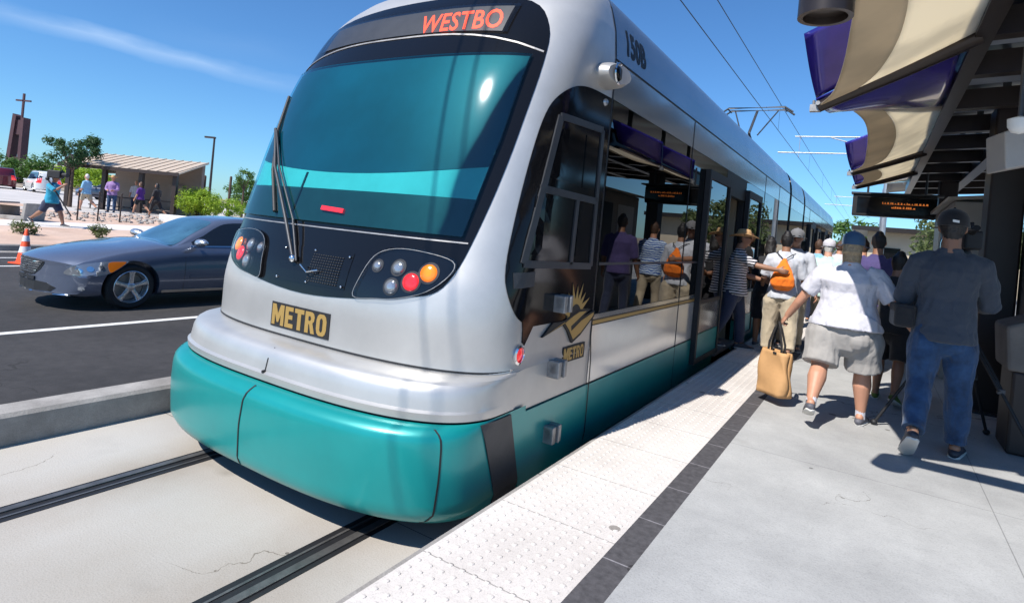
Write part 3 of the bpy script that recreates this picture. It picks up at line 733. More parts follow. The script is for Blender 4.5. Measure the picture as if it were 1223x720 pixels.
# sliding door leaves standing proud of the side
def leaf(y0, y1, x=1.352):
    d = T('door', MB().b2((x-.01, y0+.06, .42), (x+.015, y1-.06, .70)), 'teal', None)
    def sub(nm, a, b, m): MB().b2(a, b).build(nm, M[m], d)
    sub('door_panel', (x-.01, y0+.06, .71), (x+.012, y1-.06, 1.05), 'silver_side')
    sub('door_frame', (x-.03, y0, .36), (x+.03, y0+.07, 2.62), 'black'); sub('door_frame', (x-.03, y1-.07, .36), (x+.03, y1, 2.62), 'black')
    sub('door_frame', (x-.029, y0+.07, .36), (x+.029, y1-.07, .42), 'black'); sub('door_frame', (x-.029, y0+.07, 2.52), (x+.029, y1-.07, 2.62), 'black')
    sub('door_frame', (x-.02, y0+.07, 1.055), (x+.022, y1-.07, 1.10), 'black')
    sub('door_glass', (x-.005, y0+.07, 1.10), (x+.006, y1-.07, 2.52), 'glass_side')
for (a, b) in doors:
    w = 1.13; leaf(a-w, a+.02); leaf(b-.02, b+w)
    T('door_header', MB().b2((1.22, a, 2.45), (1.318, b, 2.76)), 'black', None)
    T('door_threshold', MB().b2((1.2, a, .30), (1.36, b, .35)), 'steel', None)
# roof equipment
for i, (a, b, h) in enumerate([(3.6, 6.0, .22), (7.2, 9.4, .18), (10.0, 11.8, .22), (17.2, 20.2, .22), (21.5, 24.8, .2)]):
    T('roof_equipment_box', MB().b2((-.75, a, 3.70), (.75, b, 3.70+h)), 'dark_grey', None, bevel=.05)
# number on the shoulder
body_prof = [(nW(z), z) for z in frange(3.05, 3.6, 12)]
shoulder = bvh_of(MB().grid([[(x, y, z) for x, z in body_prof] for y in frange(1.9, 4.0, 4)]).mesh('tmp'))
V, F = text_mesh('150B', .27, .010, .80, 0, 1.05); T('fleet_number', wrap(V, F, 2.36, 3.235, right, shoulder, .003), 'black', None)
# pantograph
pg = T('pantograph', MB().b2((-.5, 14.4, 3.70), (.5, 15.9, 3.80)), 'dark_grey', None)
def psub(nm, mb, m='dark_grey'): mb.build(nm, M[m], pg, 50)
PY = 14.75
psub('pantograph_arm', MB().tube([(-.12, 15.8, 3.85), (0, 13.9, 4.75), (0, PY, 5.50)], .035).tube([(.12, 15.8, 3.85), (0, 13.9, 4.75)], .025))
psub('pantograph_arm', MB().tube([(.2, 13.95, 4.70), (.55, PY-.1, 5.48)], .018).tube([(-.2, 13.95, 4.70), (-.55, PY-.1, 5.48)], .018))
for dy in (-.18, .18):
    psub('contact_strip', MB().tube([(-.92, PY+dy, 5.42), (-.72, PY+dy, 5.56), (.72, PY+dy, 5.56), (.92, PY+dy, 5.42)], .026))
psub('contact_strip', MB().tube([(-.72, PY-.18, 5.52), (-.72, PY+.18, 5.52)], .02).tube([(.72, PY-.18, 5.52), (.72, PY+.18, 5.52)], .02))
# wheels (bogies) under the tram
for y in (3.4, 5.1, 13.2, 14.9, 23, 24.7):
    for x in (-.74, .74): T('wheel', MB().lathe([(0, -.06), (.30, -.06), (.33, -.04), (.33, .06), (0, .06)], (x, y, .335), 'X', 28), 'steel', 40)
# ------------------------------------------------------------------ station canopy
M['bronze'] = mat('dark bronze painted steel', (.030, .021, .017), .38, .35, var=.15, scale=6, coat=.2)
M['cream'] = fabric_sail('cream canopy fabric', (.92, .85, .70), .58)
M['tan'] = fabric_sail('tan canopy fabric band', (.62, .52, .37), .35)
M['blue_panel'] = mat('deep blue lacquered panel', (.035, .022, .27), .18, .25, var=.25, scale=3, coat=.6, bump=.05, bscale=6)
M['perforated'] = fabric_sail('frosted grey roof panel', (.50, .52, .54), .45)
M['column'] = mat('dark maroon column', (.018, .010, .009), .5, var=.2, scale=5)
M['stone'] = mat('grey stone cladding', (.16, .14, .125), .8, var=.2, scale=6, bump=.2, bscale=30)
can = empty('station_canopy', (1.6, 6.0, PZ), 0, 'bronze platform canopy with cream fabric sails and deep blue wing panels', 'canopy')
can_inv = Matrix.Translation((-1.6, -6.0, -PZ))
def CN(name, mb, m, smooth=None, par=None, **k):
    mb.v = [tuple(Vector(v)+Vector((-1.6, -6.0, -PZ))) for v in mb.v]
    return mb.build(name, M[m], par or can, smooth, **k)
Y_END = 15.6
# edge beam running along the platform: a channel with bottom flange
CN('edge_beam', MB().prism([(.42, 3.20), (.52, 3.20), (.52, 3.235), (.485, 3.235), (.485, 3.50), (.54, 3.50), (.54, 3.53), (.40, 3.53), (.40, 3.50), (.455, 3.50), (.455, 3.235), (.42, 3.235)], 3.05, Y_END, 'Y'), 'bronze')
CN('edge_beam', MB().b2((1.18, 3.05, 3.28), (1.32, Y_END, 3.58)), 'bronze')
CN('edge_beam', MB().b2((2.6, 3.05, 3.4), (2.75, Y_END, 3.75)), 'bronze')
rf = [3.15, 3.9, 4.75, 5.7, 6.9, 8.1, 9.3, 10.5, 11.7, 12.9, 14.1, 15.4]
for y in rf:
    CN('rafter', MB().prism([(.485, 3.26), (1.2, 3.30), (4.2, 3.5), (4.2, 3.66), (.485, 3.44)], y-.06, y+.06, 'Y'), 'bronze')
for a, b in zip(rf, rf[1:]):
    CN('roof_panel', MB().add([(.54, a+.10, 3.47), (1.17, a+.10, 3.51), (1.17, b-.10, 3.51), (.54, b-.10, 3.47), (.54, a+.10, 3.475), (1.17, a+.10, 3.515), (1.17, b-.10, 3.515), (.54, b-.10, 3.475)],
        [(0, 3, 2, 1), (4, 5, 6, 7), (0, 1, 5, 4), (1, 2, 6, 5), (2, 3, 7, 6), (3, 0, 4, 7)]), 'perforated')
CN('roof_deck', MB().add([(1.33, 3.05, 3.60), (6.5, 3.05, 3.9), (6.5, Y_END, 3.9), (1.33, Y_END, 3.60), (1.33, 3.05, 3.64), (6.5, 3.05, 3.94), (6.5, Y_END, 3.94), (1.33, Y_END, 3.64)],
    [(0, 3, 2, 1), (4, 5, 6, 7), (0, 1, 5, 4), (1, 2, 6, 5), (2, 3, 7, 6), (3, 0, 4, 7)]), 'bronze')
# unseen scalloped upper roof, added so the tram side reflects something dark
ur = []
for i in range(13):
    x = .15+i*.2; ur.append([(x, y, 4.42+.25*i/12-.16*abs(math.sin((y-2.6)*math.pi/2.3))*(1-i/12)) for y in frange(2.6, 26, 100)])
CN('added_roof', MB().grid(ur), 'bronze', 60, solid=.02)
for y in frange(2.6, 16.4, 6): CN('added_rafter', MB().bar((.12, y, 4.50), (2.7, y, 4.78), .06, .10), 'bronze'); CN('added_post', MB().b2((1.22, y-.04, 3.5), (1.30, y+.04, 4.56)), 'bronze')
# booms, sails and wing panels
booms = [((.45, 4.58, 3.27), (-.44, 4.70, 2.85)), ((.45, 9.21, 3.27), (-.37, 9.20, 2.94)), ((.45, 11.21, 3.27), (-.37, 11.10, 2.95))]
for (a, b) in booms:
    a, b = Vector(a)+Vector((0, 0, -.035)), Vector(b)+Vector((0, 0, -.02))
    bo = CN('boom', MB().loft([a, a.lerp(b, .5), b], [(.062, .072), (.058, .066), (.040, .042)], 14), 'bronze', 40)
    j = MB(); j.v = []
    t = (b-a).normalized()
    CN('tip_bracket', MB().box(b+t*.02, (.07, .05, .05)).tube([b+Vector((0, -.05, .02)), b+Vector((0, .05, .02))], .016).tube([b+Vector((-.03, 0, .05)), b+Vector((-.03, 0, -.03))], .010), 'steel', None, bo)
def loftsheet(A, B, sag, n=16, m=18, thick=.012):
    # A, B: polylines (functions of t in 0..1) ; sheet between them, sagging
    rows = []
    for i in range(n+1):
        u = i/n; row = []
        for k in range(m+1):
            t = k/m; p = Vector(A(t)).lerp(Vector(B(t)), u); p = p+Vector(sag(u, t)); row.append(p)
        rows.append(row)
    return MB().grid(rows)
def pl(P):
    P = [Vector(p) for p in P]
    def f(t):
        x = t*(len(P)-1); i = min(int(x), len(P)-2); return P[i].lerp(P[i+1], x-i)
    return f
def cat(P):      # smooth path
    P = [Vector(p) for p in P]
    def f(t):
        x = t*(len(P)-1); i = min(int(x), len(P)-2); q = x-i
        a, b, c_, d = P[max(i-1, 0)], P[i], P[i+1], P[min(i+2, len(P)-1)]
        return .5*((2*b)+(c_-a)*q+(2*a-5*b+4*c_-d)*q*q+(3*b-a-3*c_+d)*q**3)
    return f
def cream(outer, inner, band, split=.30, sagz=-.05):
    # outer edge runs along Y near the track, inner edge along the beam; the outer strip is a doubled tan band
    O = cat(outer); I = cat(inner)
    def S(u, t):
        p = O(t).lerp(I(t), u); p.z += sagz*math.sin(math.pi*u)*math.sin(math.pi*t)-.0; return p
    e = lambda t: split*(.75+.35*math.sin(math.pi*min(1, t*1.1)))
    rows = [[S(e(k/24)+(1-e(k/24))*i/12, k/24) for k in range(25)] for i in range(13)]
    CN('fabric_sail', MB().grid(rows), 'cream', 60, solid=.008)
    rows = [[S(e(k/24)*i/8, k/24)+Vector((0, 0, -.004)) for k in range(25)] for i in range(9)]
    CN('sail_edge_band', MB().grid(rows), 'tan', 60, solid=.010)
cream([(-.17, 3.02, 3.02), (-.175, 3.15, 3.00), (-.20, 3.40, 2.95), (-.245, 3.82, 2.88), (-.32, 4.3, 2.84), (-.43, 4.68, 2.84)],
      [(.45, 3.05, 3.30), (.45, 3.2, 3.29), (.45, 3.5, 3.28), (.45, 3.8, 3.27), (.45, 4.2, 3.26), (.45, 4.60, 3.25)], 0, .33, -.06)
cream([(-.30, 5.2, 2.96), (-.19, 5.95, 3.0), (-.16, 6.7, 3.0), (-.175, 7.5, 2.96), (-.22, 8.4, 2.93), (-.36, 9.18, 2.94)],
      [(.45, 6.6, 3.28), (.45, 7.1, 3.28), (.45, 7.6, 3.27), (.45, 8.1, 3.26), (.45, 8.6, 3.26), (.45, 9.2, 3.25)], 0, .36, -.05)
cream([(-.36, 9.22, 2.94), (-.27, 9.6, 2.96), (-.24, 10.0, 2.97), (-.25, 10.4, 2.96), (-.30, 10.8, 2.95), (-.36, 11.08, 2.95)],
      [(.45, 9.22, 3.25), (.45, 9.6, 3.26), (.45, 10.0, 3.26), (.45, 10.4, 3.26), (.45, 10.8, 3.26), (.45, 11.2, 3.25)], 0, .3, -.04)
def wing(fold_o, fold_i, edge_o, edge_i, bulge):
    A = pl([fold_o, fold_i]); B = pl([edge_o, edge_i])
    CN('wing_panel', loftsheet(A, B, lambda u, t: (0, 0, bulge*math.sin(math.pi*u)), 14, 10), 'blue_panel', 60, solid=.02)
for (a, b), s, far in zip(booms, (1, .85, .8), (1, 0, 1)):
    ax, ay, az_ = a; bx, by, bz = b
    # near wing rises from the boom towards the viewer, its outer end free
    wing((bx-.02, by, bz+.05), (.43, ay, az_+.09), (bx-.10, by-.32*s, bz+.42*s), (.43, ay-.30*s, az_+.42), -.03)
    if far: wing((bx-.02, by+.02, bz+.04), (.43, ay+.02, az_+.03), (bx+.10, by+.55*s, bz+.08), (.43, ay+2.35*s, az_+.02), -.05)
# tubular boom at the near end with a flat end cap
nb = CN('boom', MB().loft([(-.27, 2.83, 3.10), (.5, 2.83, 3.12), (1.9, 2.83, 3.16)], [.085]*3, 28), 'bronze', 40)
CN('drum_lamp', MB().lathe([(0, 2.83), (.085, 2.83), (.09, 2.80), (.112, 2.80), (.112, 3.06), (0, 3.06)], (-.27, 2.83, 0), 'Z', 32), 'bronze', 40, nb)
# columns and bracing
for (x, y) in ((1.07, 7.4), (1.07, 13.2)):
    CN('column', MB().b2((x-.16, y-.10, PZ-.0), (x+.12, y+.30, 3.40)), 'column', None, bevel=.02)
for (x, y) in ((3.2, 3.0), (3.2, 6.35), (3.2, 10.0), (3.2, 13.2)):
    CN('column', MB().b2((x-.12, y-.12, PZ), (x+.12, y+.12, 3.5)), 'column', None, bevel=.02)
CN('base_plate', MB().b2((.84, 7.20, PZ), (1.30, 7.80, PZ+.02)), 'dark_grey', None)
# hanging departures sign
t = empty('departures_sign', (.15, 12.0, 2.5), 0, 'dark hanging departures board with two lines of small orange text below the canopy', 'sign')
MB().b2((-.57, -.11, .02), (.66, .11, .40)).build('sign_case', M['black'], t, bevel=.012)
MB().b2((-.60, -.14, .40), (.75, .14, .43)).build('sign_hood', M['dark_grey'], t)
MB().b2((-.50, -.118, .07), (.66, -.112, .35)).build('display', M['black_gloss'], t)
random.seed(3)
for z, x0, x1 in ((.235, -.12, .52), (.165, .02, .34)):
    mb = MB(); x = x0
    while x < x1:
        w = random.choice((.012, .02, .026)); mb.b2((x, -.123, z), (x+w, -.119, z+random.choice((.022, .03, .034)))); x += w+random.choice((.008, .010, .026))
    mb.b2((x0, -.122, z), (x1, -.119, z+.003)); mb.build('led_row', M['led_amber'], t)
for x in (-.35, .5): MB().tube([(x, 0, .43), (x, 0, .80)], .018).build('hanger', M['dark_grey'], t, 50)
# ticket kiosk / cabinet beside the path
t = empty('ticket_cabinet', (.95, 10.3, PZ), 0, 'tall pale grey ticket cabinet standing beside the path behind the man in the dark cap', 'ticket cabinet')
M['cab_grey'] = mat('warm grey powder coat', (.34, .32, .30), .5, var=.08, scale=3)
MB().b2((-.17, -1.35, 0), (.45, 1.2, 2.22)).build('body', M['cab_grey'], t, bevel=.02)
MB().prism([(-.24, 2.22), (.55, 2.30), (.55, 2.34), (-.24, 2.26)], -1.42, 1.3, 'Y').build('roof', M['cab_grey'], t)
MB().b2((-.19, -.9, .9), (-.17, -.2, 2.0)).build('screen_panel', M['dark_grey'], t)
MB().b2((-.19, .1, .9), (-.17, .9, 2.0)).build('screen_panel', M['white'], t)
MB().tube([(-.21, -.95, 1.0), (-.24, -.95, 1.1), (-.24, -.95, 1.7), (-.21, -.95, 1.8)], .015).build('handle', M['chrome'], t, 50)
# stone pier at the right edge and low concrete block
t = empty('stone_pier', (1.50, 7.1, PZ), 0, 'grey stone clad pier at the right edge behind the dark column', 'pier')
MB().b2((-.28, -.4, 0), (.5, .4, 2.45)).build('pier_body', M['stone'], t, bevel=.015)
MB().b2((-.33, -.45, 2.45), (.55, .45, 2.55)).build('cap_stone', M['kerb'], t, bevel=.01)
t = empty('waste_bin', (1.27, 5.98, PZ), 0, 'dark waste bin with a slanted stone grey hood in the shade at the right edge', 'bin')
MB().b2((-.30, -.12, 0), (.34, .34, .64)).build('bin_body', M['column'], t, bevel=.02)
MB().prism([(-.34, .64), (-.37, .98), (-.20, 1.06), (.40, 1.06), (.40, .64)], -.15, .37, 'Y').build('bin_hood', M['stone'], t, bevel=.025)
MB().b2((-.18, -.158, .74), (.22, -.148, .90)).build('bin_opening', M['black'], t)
# loudspeaker and camera dome hanging under the canopy
t = empty('loudspeaker', (.66, 4.40, 2.46), R(14), 'grey angular loudspeaker hanging under the canopy at the right edge', 'loudspeaker')
MB().prism([(-.12, .10), (.22, .22), (.25, -.02), (-.10, -.12)], -.12, .12, 'Y').build('housing', M['cab_grey'], t, bevel=.01)
MB().tube([(.05, 0, .15), (.05, 0, .80)], .015).build('bracket', M['dark_grey'], t, 50)
t = empty('dome_camera', (.60, 4.02, 2.50), 0, 'small pale dome security camera hanging under the canopy at the right edge', 'security camera')
MB().lathe([(0, -.05), (.035, -.04), (.052, -.01), (.055, .03), (0, .05)], (0, 0, .05), 'Z', 20).build('dome', M['white'], t, 50)
MB().tube([(0, 0, .09), (0, 0, .80)], .012).build('stem', M['dark_grey'], t, 50)

# ------------------------------------------------------------------ overhead line
M['wire'] = mat('overhead wire', (.03, .03, .035), .5)
M['galv'] = mat('galvanised steel', (.42, .44, .47), .45, .7, var=.1)
t = empty('overhead_line', (-2.96, 26, 5.6), 0, 'pair of thin overhead power wires running above the tram', 'overhead line')
def OL(nm, mb, m='wire', par=None): mb.v = [tuple(Vector(v)-Vector((-2.96, 26, 5.6))) for v in mb.v]; return mb.build(nm, M[m], par or t)
OL('contact_wire', MB().tube([(-2.96, -40, 5.60), (-2.96, 120, 5.60)], .009, 5))
OL('messenger_wire', MB().tube([(-2.96, y, 6.45+.0*y) for y in (-40, 120)], .009, 5))
for y in (-20, -8, 20, 30, 38, 46): OL('dropper', MB().tube([(-2.96, y, 5.6), (-2.96, y, 6.45)], .004, 4))
for i, y in enumerate((25.8, 52.0)):
    p = empty('catenary_mast', (.15, y, PZ), 0, ('nearer' if i == 0 else 'farther')+' galvanised steel mast with cantilever arms holding the overhead wires', 'mast', 'masts of the overhead line')
    z0 = -PZ
    MB().loft([(0, 0, 0), (0, 0, 6.8)], [.11, .09], 12).build('pole', M['galv'], p, 40)
    MB().tube([(0, 0, 6.40+z0), (-3.3, 0, 6.45+z0)], .028, 8).build('arm', M['galv'], p, 50)
    MB().tube([(0, 0, 5.75+z0), (-3.9, 0, 5.80+z0)], .028, 8).build('arm', M['galv'], p, 50)
    MB().tube([(0, 0, 5.80+z0), (-2.0, 0, 6.40+z0)], .022, 8).build('strut', M['galv'], p, 50)
    MB().tube([(-3.11, 0, 5.60+z0), (-3.11, 0, 6.45+z0)], .012, 6).build('steady_arm', M['galv'], p, 50)
# ------------------------------------------------------------------ sedan car
M['car_paint'] = mat('slate blue metallic car paint', (.135, .160, .225), .24, .45, var=.05, scale=3, coat=1.0)
M['car_glass'] = mat('dark car glass', (.010, .013, .018), .03, 0, coat=.5)
M['car_front_glass'] = mat('windscreen with painted blue reflection', (.05, .13, .19), .04, .2, var=.4, scale=2.5, coat=.6)  # blue base colour stands in for the reflection in the screen
M['car_screen'] = glass('car windscreen', (.55, .75, .8), .6)
M['plastic'] = mat('black plastic', (.02, .02, .022), .5)
M['alloy'] = mat('alloy wheel', (.62, .63, .65), .25, .85, var=.05)
M['tyre'] = mat('tyre rubber', (.018, .018, .019), .8, var=.2, scale=30, bump=.1)
def make_car(name, label, group, paint, suv=False, full=True, loc=(0, 0, 0), rz=0):
    L = 4.9 if not suv else 4.8
    # stations: s, then (y, z) for the ten control points of the half section
    H0 = [(.55, .20), (.84, .20), (.905, .34), (.925, .52), (.905, .70), (.87, .80)]
    def st(s, belt, hood, roof=None, yr=.6, sill=.20, wy=1.0, yb=.86, low=None):
        P = [(.55*wy, sill), (.84*wy, sill+.0), (.905*wy, sill+.15), (.925*wy, .52), (.912*wy, belt-.16), (yb*wy, belt)]
        if roof is None: P += [(.80*wy, hood-.035), (.66*wy, hood-.005), (.36*wy, hood+.018), (0, hood+.025)]
        else: P += [(.80*wy-(.80-yr)*.3, belt+(roof-belt)*.45), (yr, roof-.05), (yr*.55, roof-.008), (0, roof)]
        return (s, P)
    if not suv:
        ST = [st(0, .64, .675, wy=.96, sill=.25, yb=.80), st(.12, .685, .735, wy=.975, sill=.21, yb=.83), st(.35, .745, .80, wy=.99), st(.7, .80, .87), st(1.1, .85, .925), st(1.42, .885, .97),
              st(1.62, .905, 0, 1.00, .74), st(1.95, .92, 0, 1.19, .66), st(2.25, .93, 0, 1.345, .60), st(2.5, .935, 0, 1.415, .575), st(3.0, .94, 0, 1.445, .57), st(3.5, .95, 0, 1.405, .56), st(3.85, .955, 0, 1.28, .58), st(4.15, .96, 0, 1.09, .66),
              st(4.3, .96, 1.02), st(4.6, .94, 1.0), st(4.8, .90, .97, wy=.98), st(4.9, .85, .90, wy=.95, sill=.3)]
    else:
        ST = [st(0, .80, .85, wy=.96, sill=.35, yb=.82), st(.15, .90, .96, wy=.98, sill=.3), st(.6, .98, 1.04), st(1.1, 1.02, 1.10), st(1.3, 1.04, 0, 1.16, .76), st(1.6, 1.05, 0, 1.50, .70), st(1.9, 1.06, 0, 1.76, .66),
              st(2.3, 1.07, 0, 1.82, .66), st(3.5, 1.08, 0, 1.82, .66), st(4.4, 1.08, 0, 1.80, .66), st(4.65, 1.05, 0, 1.60, .68), st(4.8, 1.0, 0, 1.15, .72, wy=.97, sill=.35)]
    n = len(ST[0][1])
    def interp(s):
        for i in range(len(ST)-1):
            if s <= ST[i+1][0]: break
        a, b, c_, d = ST[max(i-1, 0)], ST[i], ST[i+1], ST[min(i+2, len(ST)-1)]
        q = max(0, min(1, (s-b[0])/(c_[0]-b[0]))); h = c_[0]-b[0]; out = []
        for j in range(n):
            r = []
            for k in (0, 1):
                m0 = (c_[1][j][k]-a[1][j][k])/max(1e-6, c_[0]-a[0])*h; m1 = (d[1][j][k]-b[1][j][k])/max(1e-6, d[0]-b[0])*h
                p0, p1 = b[1][j][k], c_[1][j][k]
                r.append((2*q**3-3*q*q+1)*p0+(q**3-2*q*q+q)*m0+(3*q*q-2*q**3)*p1+(q**3-q*q)*m1)
            out.append(r)
        return out
    def prof(s, k=4):
        P = interp(s); out = []
        for j in range(n-1):
            a, b, c_, d = P[max(j-1, 0)], P[j], P[j+1], P[min(j+2, n-1)]
            for q in range(k):
                t = q/k; out.append([.5*((2*b[i])+(c_[i]-a[i])*t+(2*a[i]-5*b[i]+4*c_[i]-d[i])*t*t+(3*b[i]-a[i]-3*c_[i]+d[i])*t**3) for i in (0, 1)])
        out.append(P[-1]); return out
    def xo(s, y):      # plan curvature of the nose and tail
        f = max(0, 1-s/1.3)**1.5; g = max(0, 1-(L-s)/1.0)**1.5
        a = abs(y)/.92
        return s+.46*f*a**2.6-.30*g*a**2.6
    rows = []
    def row(s, sy=1):
        P = prof(s); h = [(xo(s, y*sy), y*sy, z) for y, z in P]
        return [(x, -y, z) for x, y, z in h]+[(x, y, z) for x, y, z in reversed(h[:-1])]
    rows.append([(x+.0, y, z) for x, y, z in row(0, .02)])
    for sy in (.3, .6, .85): rows.append(row(0, sy))
    ss = [0, .02, .05]+[i*.06 for i in range(2, int(L/.06))]+[L]
    for s in ss: rows.append(row(s))
    for sy in (.85, .6, .3, .02): rows.append(row(L, sy))
    # rounded nose: bulge the front face forwards slightly by height
    hull = MB().grid(rows).mesh('hull')
    bm = bmesh.new(); bm.from_mesh(hull); bmesh.ops.remove_doubles(bm, verts=bm.verts, dist=.0005)
    bed = [e for e in bm.edges if e.is_boundary]
    if bed: bmesh.ops.holes_fill(bm, edges=bed, sides=0)
    bmesh.ops.recalc_face_normals(bm, faces=bm.faces); bm.to_mesh(hull); bm.free()
    bv0 = bvh_of(hull)
    wf, wb = (.97, 3.77) if not suv else (.95, 3.75); wr = .335 if not suv else .37
    cut = MB()
    for w in (wf, wb):
        for sg in (1, -1): cut.lathe([(0, .60*sg), (wr+.055, .60*sg), (wr+.055, 1.1*sg), (0, 1.1*sg)], (w, 0, wr+.0), 'Y', 40)
    cme = cut.mesh('cut'); bm = bmesh.new(); bm.from_mesh(cme); bmesh.ops.remove_doubles(bm, verts=bm.verts, dist=.0005); bmesh.ops.recalc_face_normals(bm, faces=bm.faces); bm.to_mesh(cme); bm.free()
    co = bpy.data.objects.new('cut', cme); col.objects.link(co)
    def md(o):
        b_ = o.modifiers.new('b', 'BOOLEAN'); b_.object = co; b_.operation = 'DIFFERENCE'; b_.solver = 'EXACT'
    body = baked(hull, 'body', md); bpy.data.objects.remove(co)
    root = empty(name, loc, rz, label, 'car', group)
    shift = Vector((-L/2, 0, 0))
    def add(nm, mb, m, sm=35, par=None, **k):
        if isinstance(mb, MB): mb.v = [tuple(Vector(v)+shift) for v in mb.v]; return mb.build(nm, M[m] if isinstance(m, str) else m, par or root, sm, **k)
    for v in body.vertices: v.co += shift
    obj_from(body, 'body', paint, root, 32)
    fr = lambda q: ((-2.0, q[0], q[1]), (1, 0, 0)); bk = lambda q: ((L+2, q[0], q[1]), (-1, 0, 0)); tp = lambda q: ((q[0], q[1], 4), (0, 0, -1))
    sd_ = {1: (lambda q: ((q[0], 3, q[1]), (0, -1, 0))), -1: (lambda q: ((q[0], -3, q[1]), (0, 1, 0)))}
    # glazing
    if not suv:
        side_glass = [(1.86, .975), (2.08, 1.12), (2.34, 1.27), (2.55, 1.335), (2.95, 1.355), (3.4, 1.335), (3.70, 1.26), (3.98, 1.10), (4.02, 1.0), (3.6, .985), (2.6, .965)]
        ws = [(1.52, -.70), (1.49, -.4), (1.48, 0), (1.49, .4), (1.52, .70), (1.9, .64), (2.28, .555), (2.31, .3), (2.32, 0), (2.31, -.3), (2.28, -.555), (1.9, -.64)]
        rw = [(3.72, -.50), (3.70, 0), (3.72, .50), (4.0, .56), (4.2, .62), (4.24, 0), (4.2, -.62), (4.0, -.56)]
    else:
        side_glass = [(1.62, 1.12), (1.72, 1.35), (1.95, 1.66), (2.3, 1.70), (4.40, 1.69), (4.52, 1.5), (4.56, 1.14)]
        ws = [(1.33, -.72), (1.31, 0), (1.33, .72), (1.6, .68), (1.88, .6), (1.90, 0), (1.88, -.6), (1.6, -.68)]; rw = None
    add('windscreen', drape(smooth_poly(ws, 3), tp, bv0, .004, .07), 'car_front_glass' if full else 'car_glass', 40)
    if rw: add('rear_window', drape(smooth_poly(rw, 3), tp, bv0, .004, .08), 'car_glass', 40)
    for s_ in (1, -1):
        pl_ = sd_[s_]; SG = smooth_poly(side_glass, 3)
        w = add('side_window', drape(SG, pl_, bv0, .005, .07), 'car_glass', 40)
        if full:
            add('window_trim', drape([(1.82, .955), (4.05, .985), (4.05, .97), (1.82, .94)], pl_, bv0, .008, .07), 'chrome', None, w)
            pil = 2.98 if not suv else 2.9
            add('door_pillar', drape([(pil-.04, .98), (pil+.05, .98), (pil+.05, 1.345), (pil-.02, 1.345)], pl_, bv0, .008, .07), 'plastic', None, w)
            for x in ((1.72, 2.98, 3.92) if not suv else (1.5, 2.9)):
                add('door_gap', drape([(x, .27), (x+.008, .27), (x+.008, .94 if x < 3.5 else .7), (x, .94 if x < 3.5 else .7)], pl_, bv0, .001, .08, back=.001), 'plastic', None)
            for x in (2.68, 3.62):
                add('door_handle', MB().loft([(x, s_*.925, .79), (x+.03, s_*.955, .795), (x+.17, s_*.955, .80), (x+.20, s_*.925, .80)], [(.012, .016)]*4, 10), 'chrome', 50)
            add('side_moulding', drape([(1.80, .455), (3.35, .455), (3.35, .50), (1.80, .50)], pl_, bv0, .012, .08), paint, None)
            add('side_sill', drape([(1.40, .235), (3.35, .235), (3.35, .275), (1.40, .275)], pl_, bv0, .014, .08), 'chrome', None)
        mm_ = add('wing_mirror', MB().loft([(1.90, s_*.90, 1.00), (1.88, s_*.99, 1.02), (1.87, s_*1.10, 1.03), (1.88, s_*1.15, 1.03)], [(.05, .05), (.085, .065), (.08, .06), (.05, .04)], 14, side=(1, 0, 0), caps='round'), 'alloy' if not suv else paint, 50)
        # headlamp
        if not suv:
            HL = smooth_poly([(.20, .52), (.34, .505), (.55, .515), (.72, .57), (.90, .705), (.82, .725), (.60, .705), (.38, .67), (.25, .62)], 3)
            h = add('headlamp', drape(HL, pl_, bv0, .004, .05), 'clear_lens', 45)
            add('indicator_lens', drape(smooth_poly([(.66, .56), (.73, .585), (.87, .695), (.80, .708), (.65, .69)], 3), pl_, bv0, .007, .04), 'amber_plain', 45, h)
            for (x, z, r) in ((.33, .575, .032), (.44, .60, .042), (.56, .615, .038)):
                add('lamp_bulb', drape([(x+r*math.cos(a*math.pi/8), z+r*.9*math.sin(a*math.pi/8)) for a in range(16)], pl_, bv0, .008, .02), 'chrome' if r > .03 else 'plastic', 45, h)
            add('fog_lamp', drape([(.36+.035*math.cos(a*math.pi/8), .325+.03*math.sin(a*math.pi/8)) for a in range(16)], pl_, bv0, .005, .02), 'clear_lens', 45)
            add('tail_lamp', drape([(4.45, .62), (4.75, .60), (4.78, .80), (4.5, .82)], pl_, bv0, .005, .06), 'tail_red', 40)
        else:
            add('headlamp', drape([(.12, .70), (.45, .72), (.42, .86), (.16, .84)], pl_, bv0, .005, .06), 'clear_lens', 40)
            add('tail_lamp', drape([(4.5, .80), (4.72, .80), (4.72, 1.2), (4.56, 1.2)], pl_, bv0, .005, .06), 'tail_red', 40)
    if not suv:
        g = add('grille', drape(smooth_poly([(-.40, .64), (-.24, .475), (0, .46), (.24, .475), (.40, .64), (.34, .672), (0, .682), (-.34, .672)], 2), fr, bv0, .006, .05), 'plastic', None)
        for z in (.495, .527, .559, .591, .623, .652): add('grille_bar', drape([(-.23-(z-.475)*.85, z-.008), (.23+(z-.475)*.85, z-.008), (.23+(z-.475)*.85, z+.008), (-.23-(z-.475)*.85, z+.008)], fr, bv0, .016, .05), 'chrome', None, g)
        add('lower_grille', drape(smooth_poly([(-.52, .26), (.52, .26), (.46, .375), (0, .385), (-.46, .375)], 2), fr, bv0, .005, .06), 'plastic', None)
        add('number_plate', drape([(-.26, .395), (.26, .395), (.26, .445), (-.26, .445)], fr, bv0, .02, .06), 'plastic', None)
        add('bumper_lip', drape([(-.72, .222), (.72, .222), (.72, .238), (-.72, .238)], fr, bv0, .02, .06), 'chrome', None)
    else:
        add('grille', drape([(-.45, .62), (.45, .62), (.5, .82), (-.5, .82)], fr, bv0, .006, .08), 'plastic', None)
        add('bumper', drape([(-.8, .42), (.8, .42), (.8, .56), (-.8, .56)], fr, bv0, .02, .08), 'chrome', None)
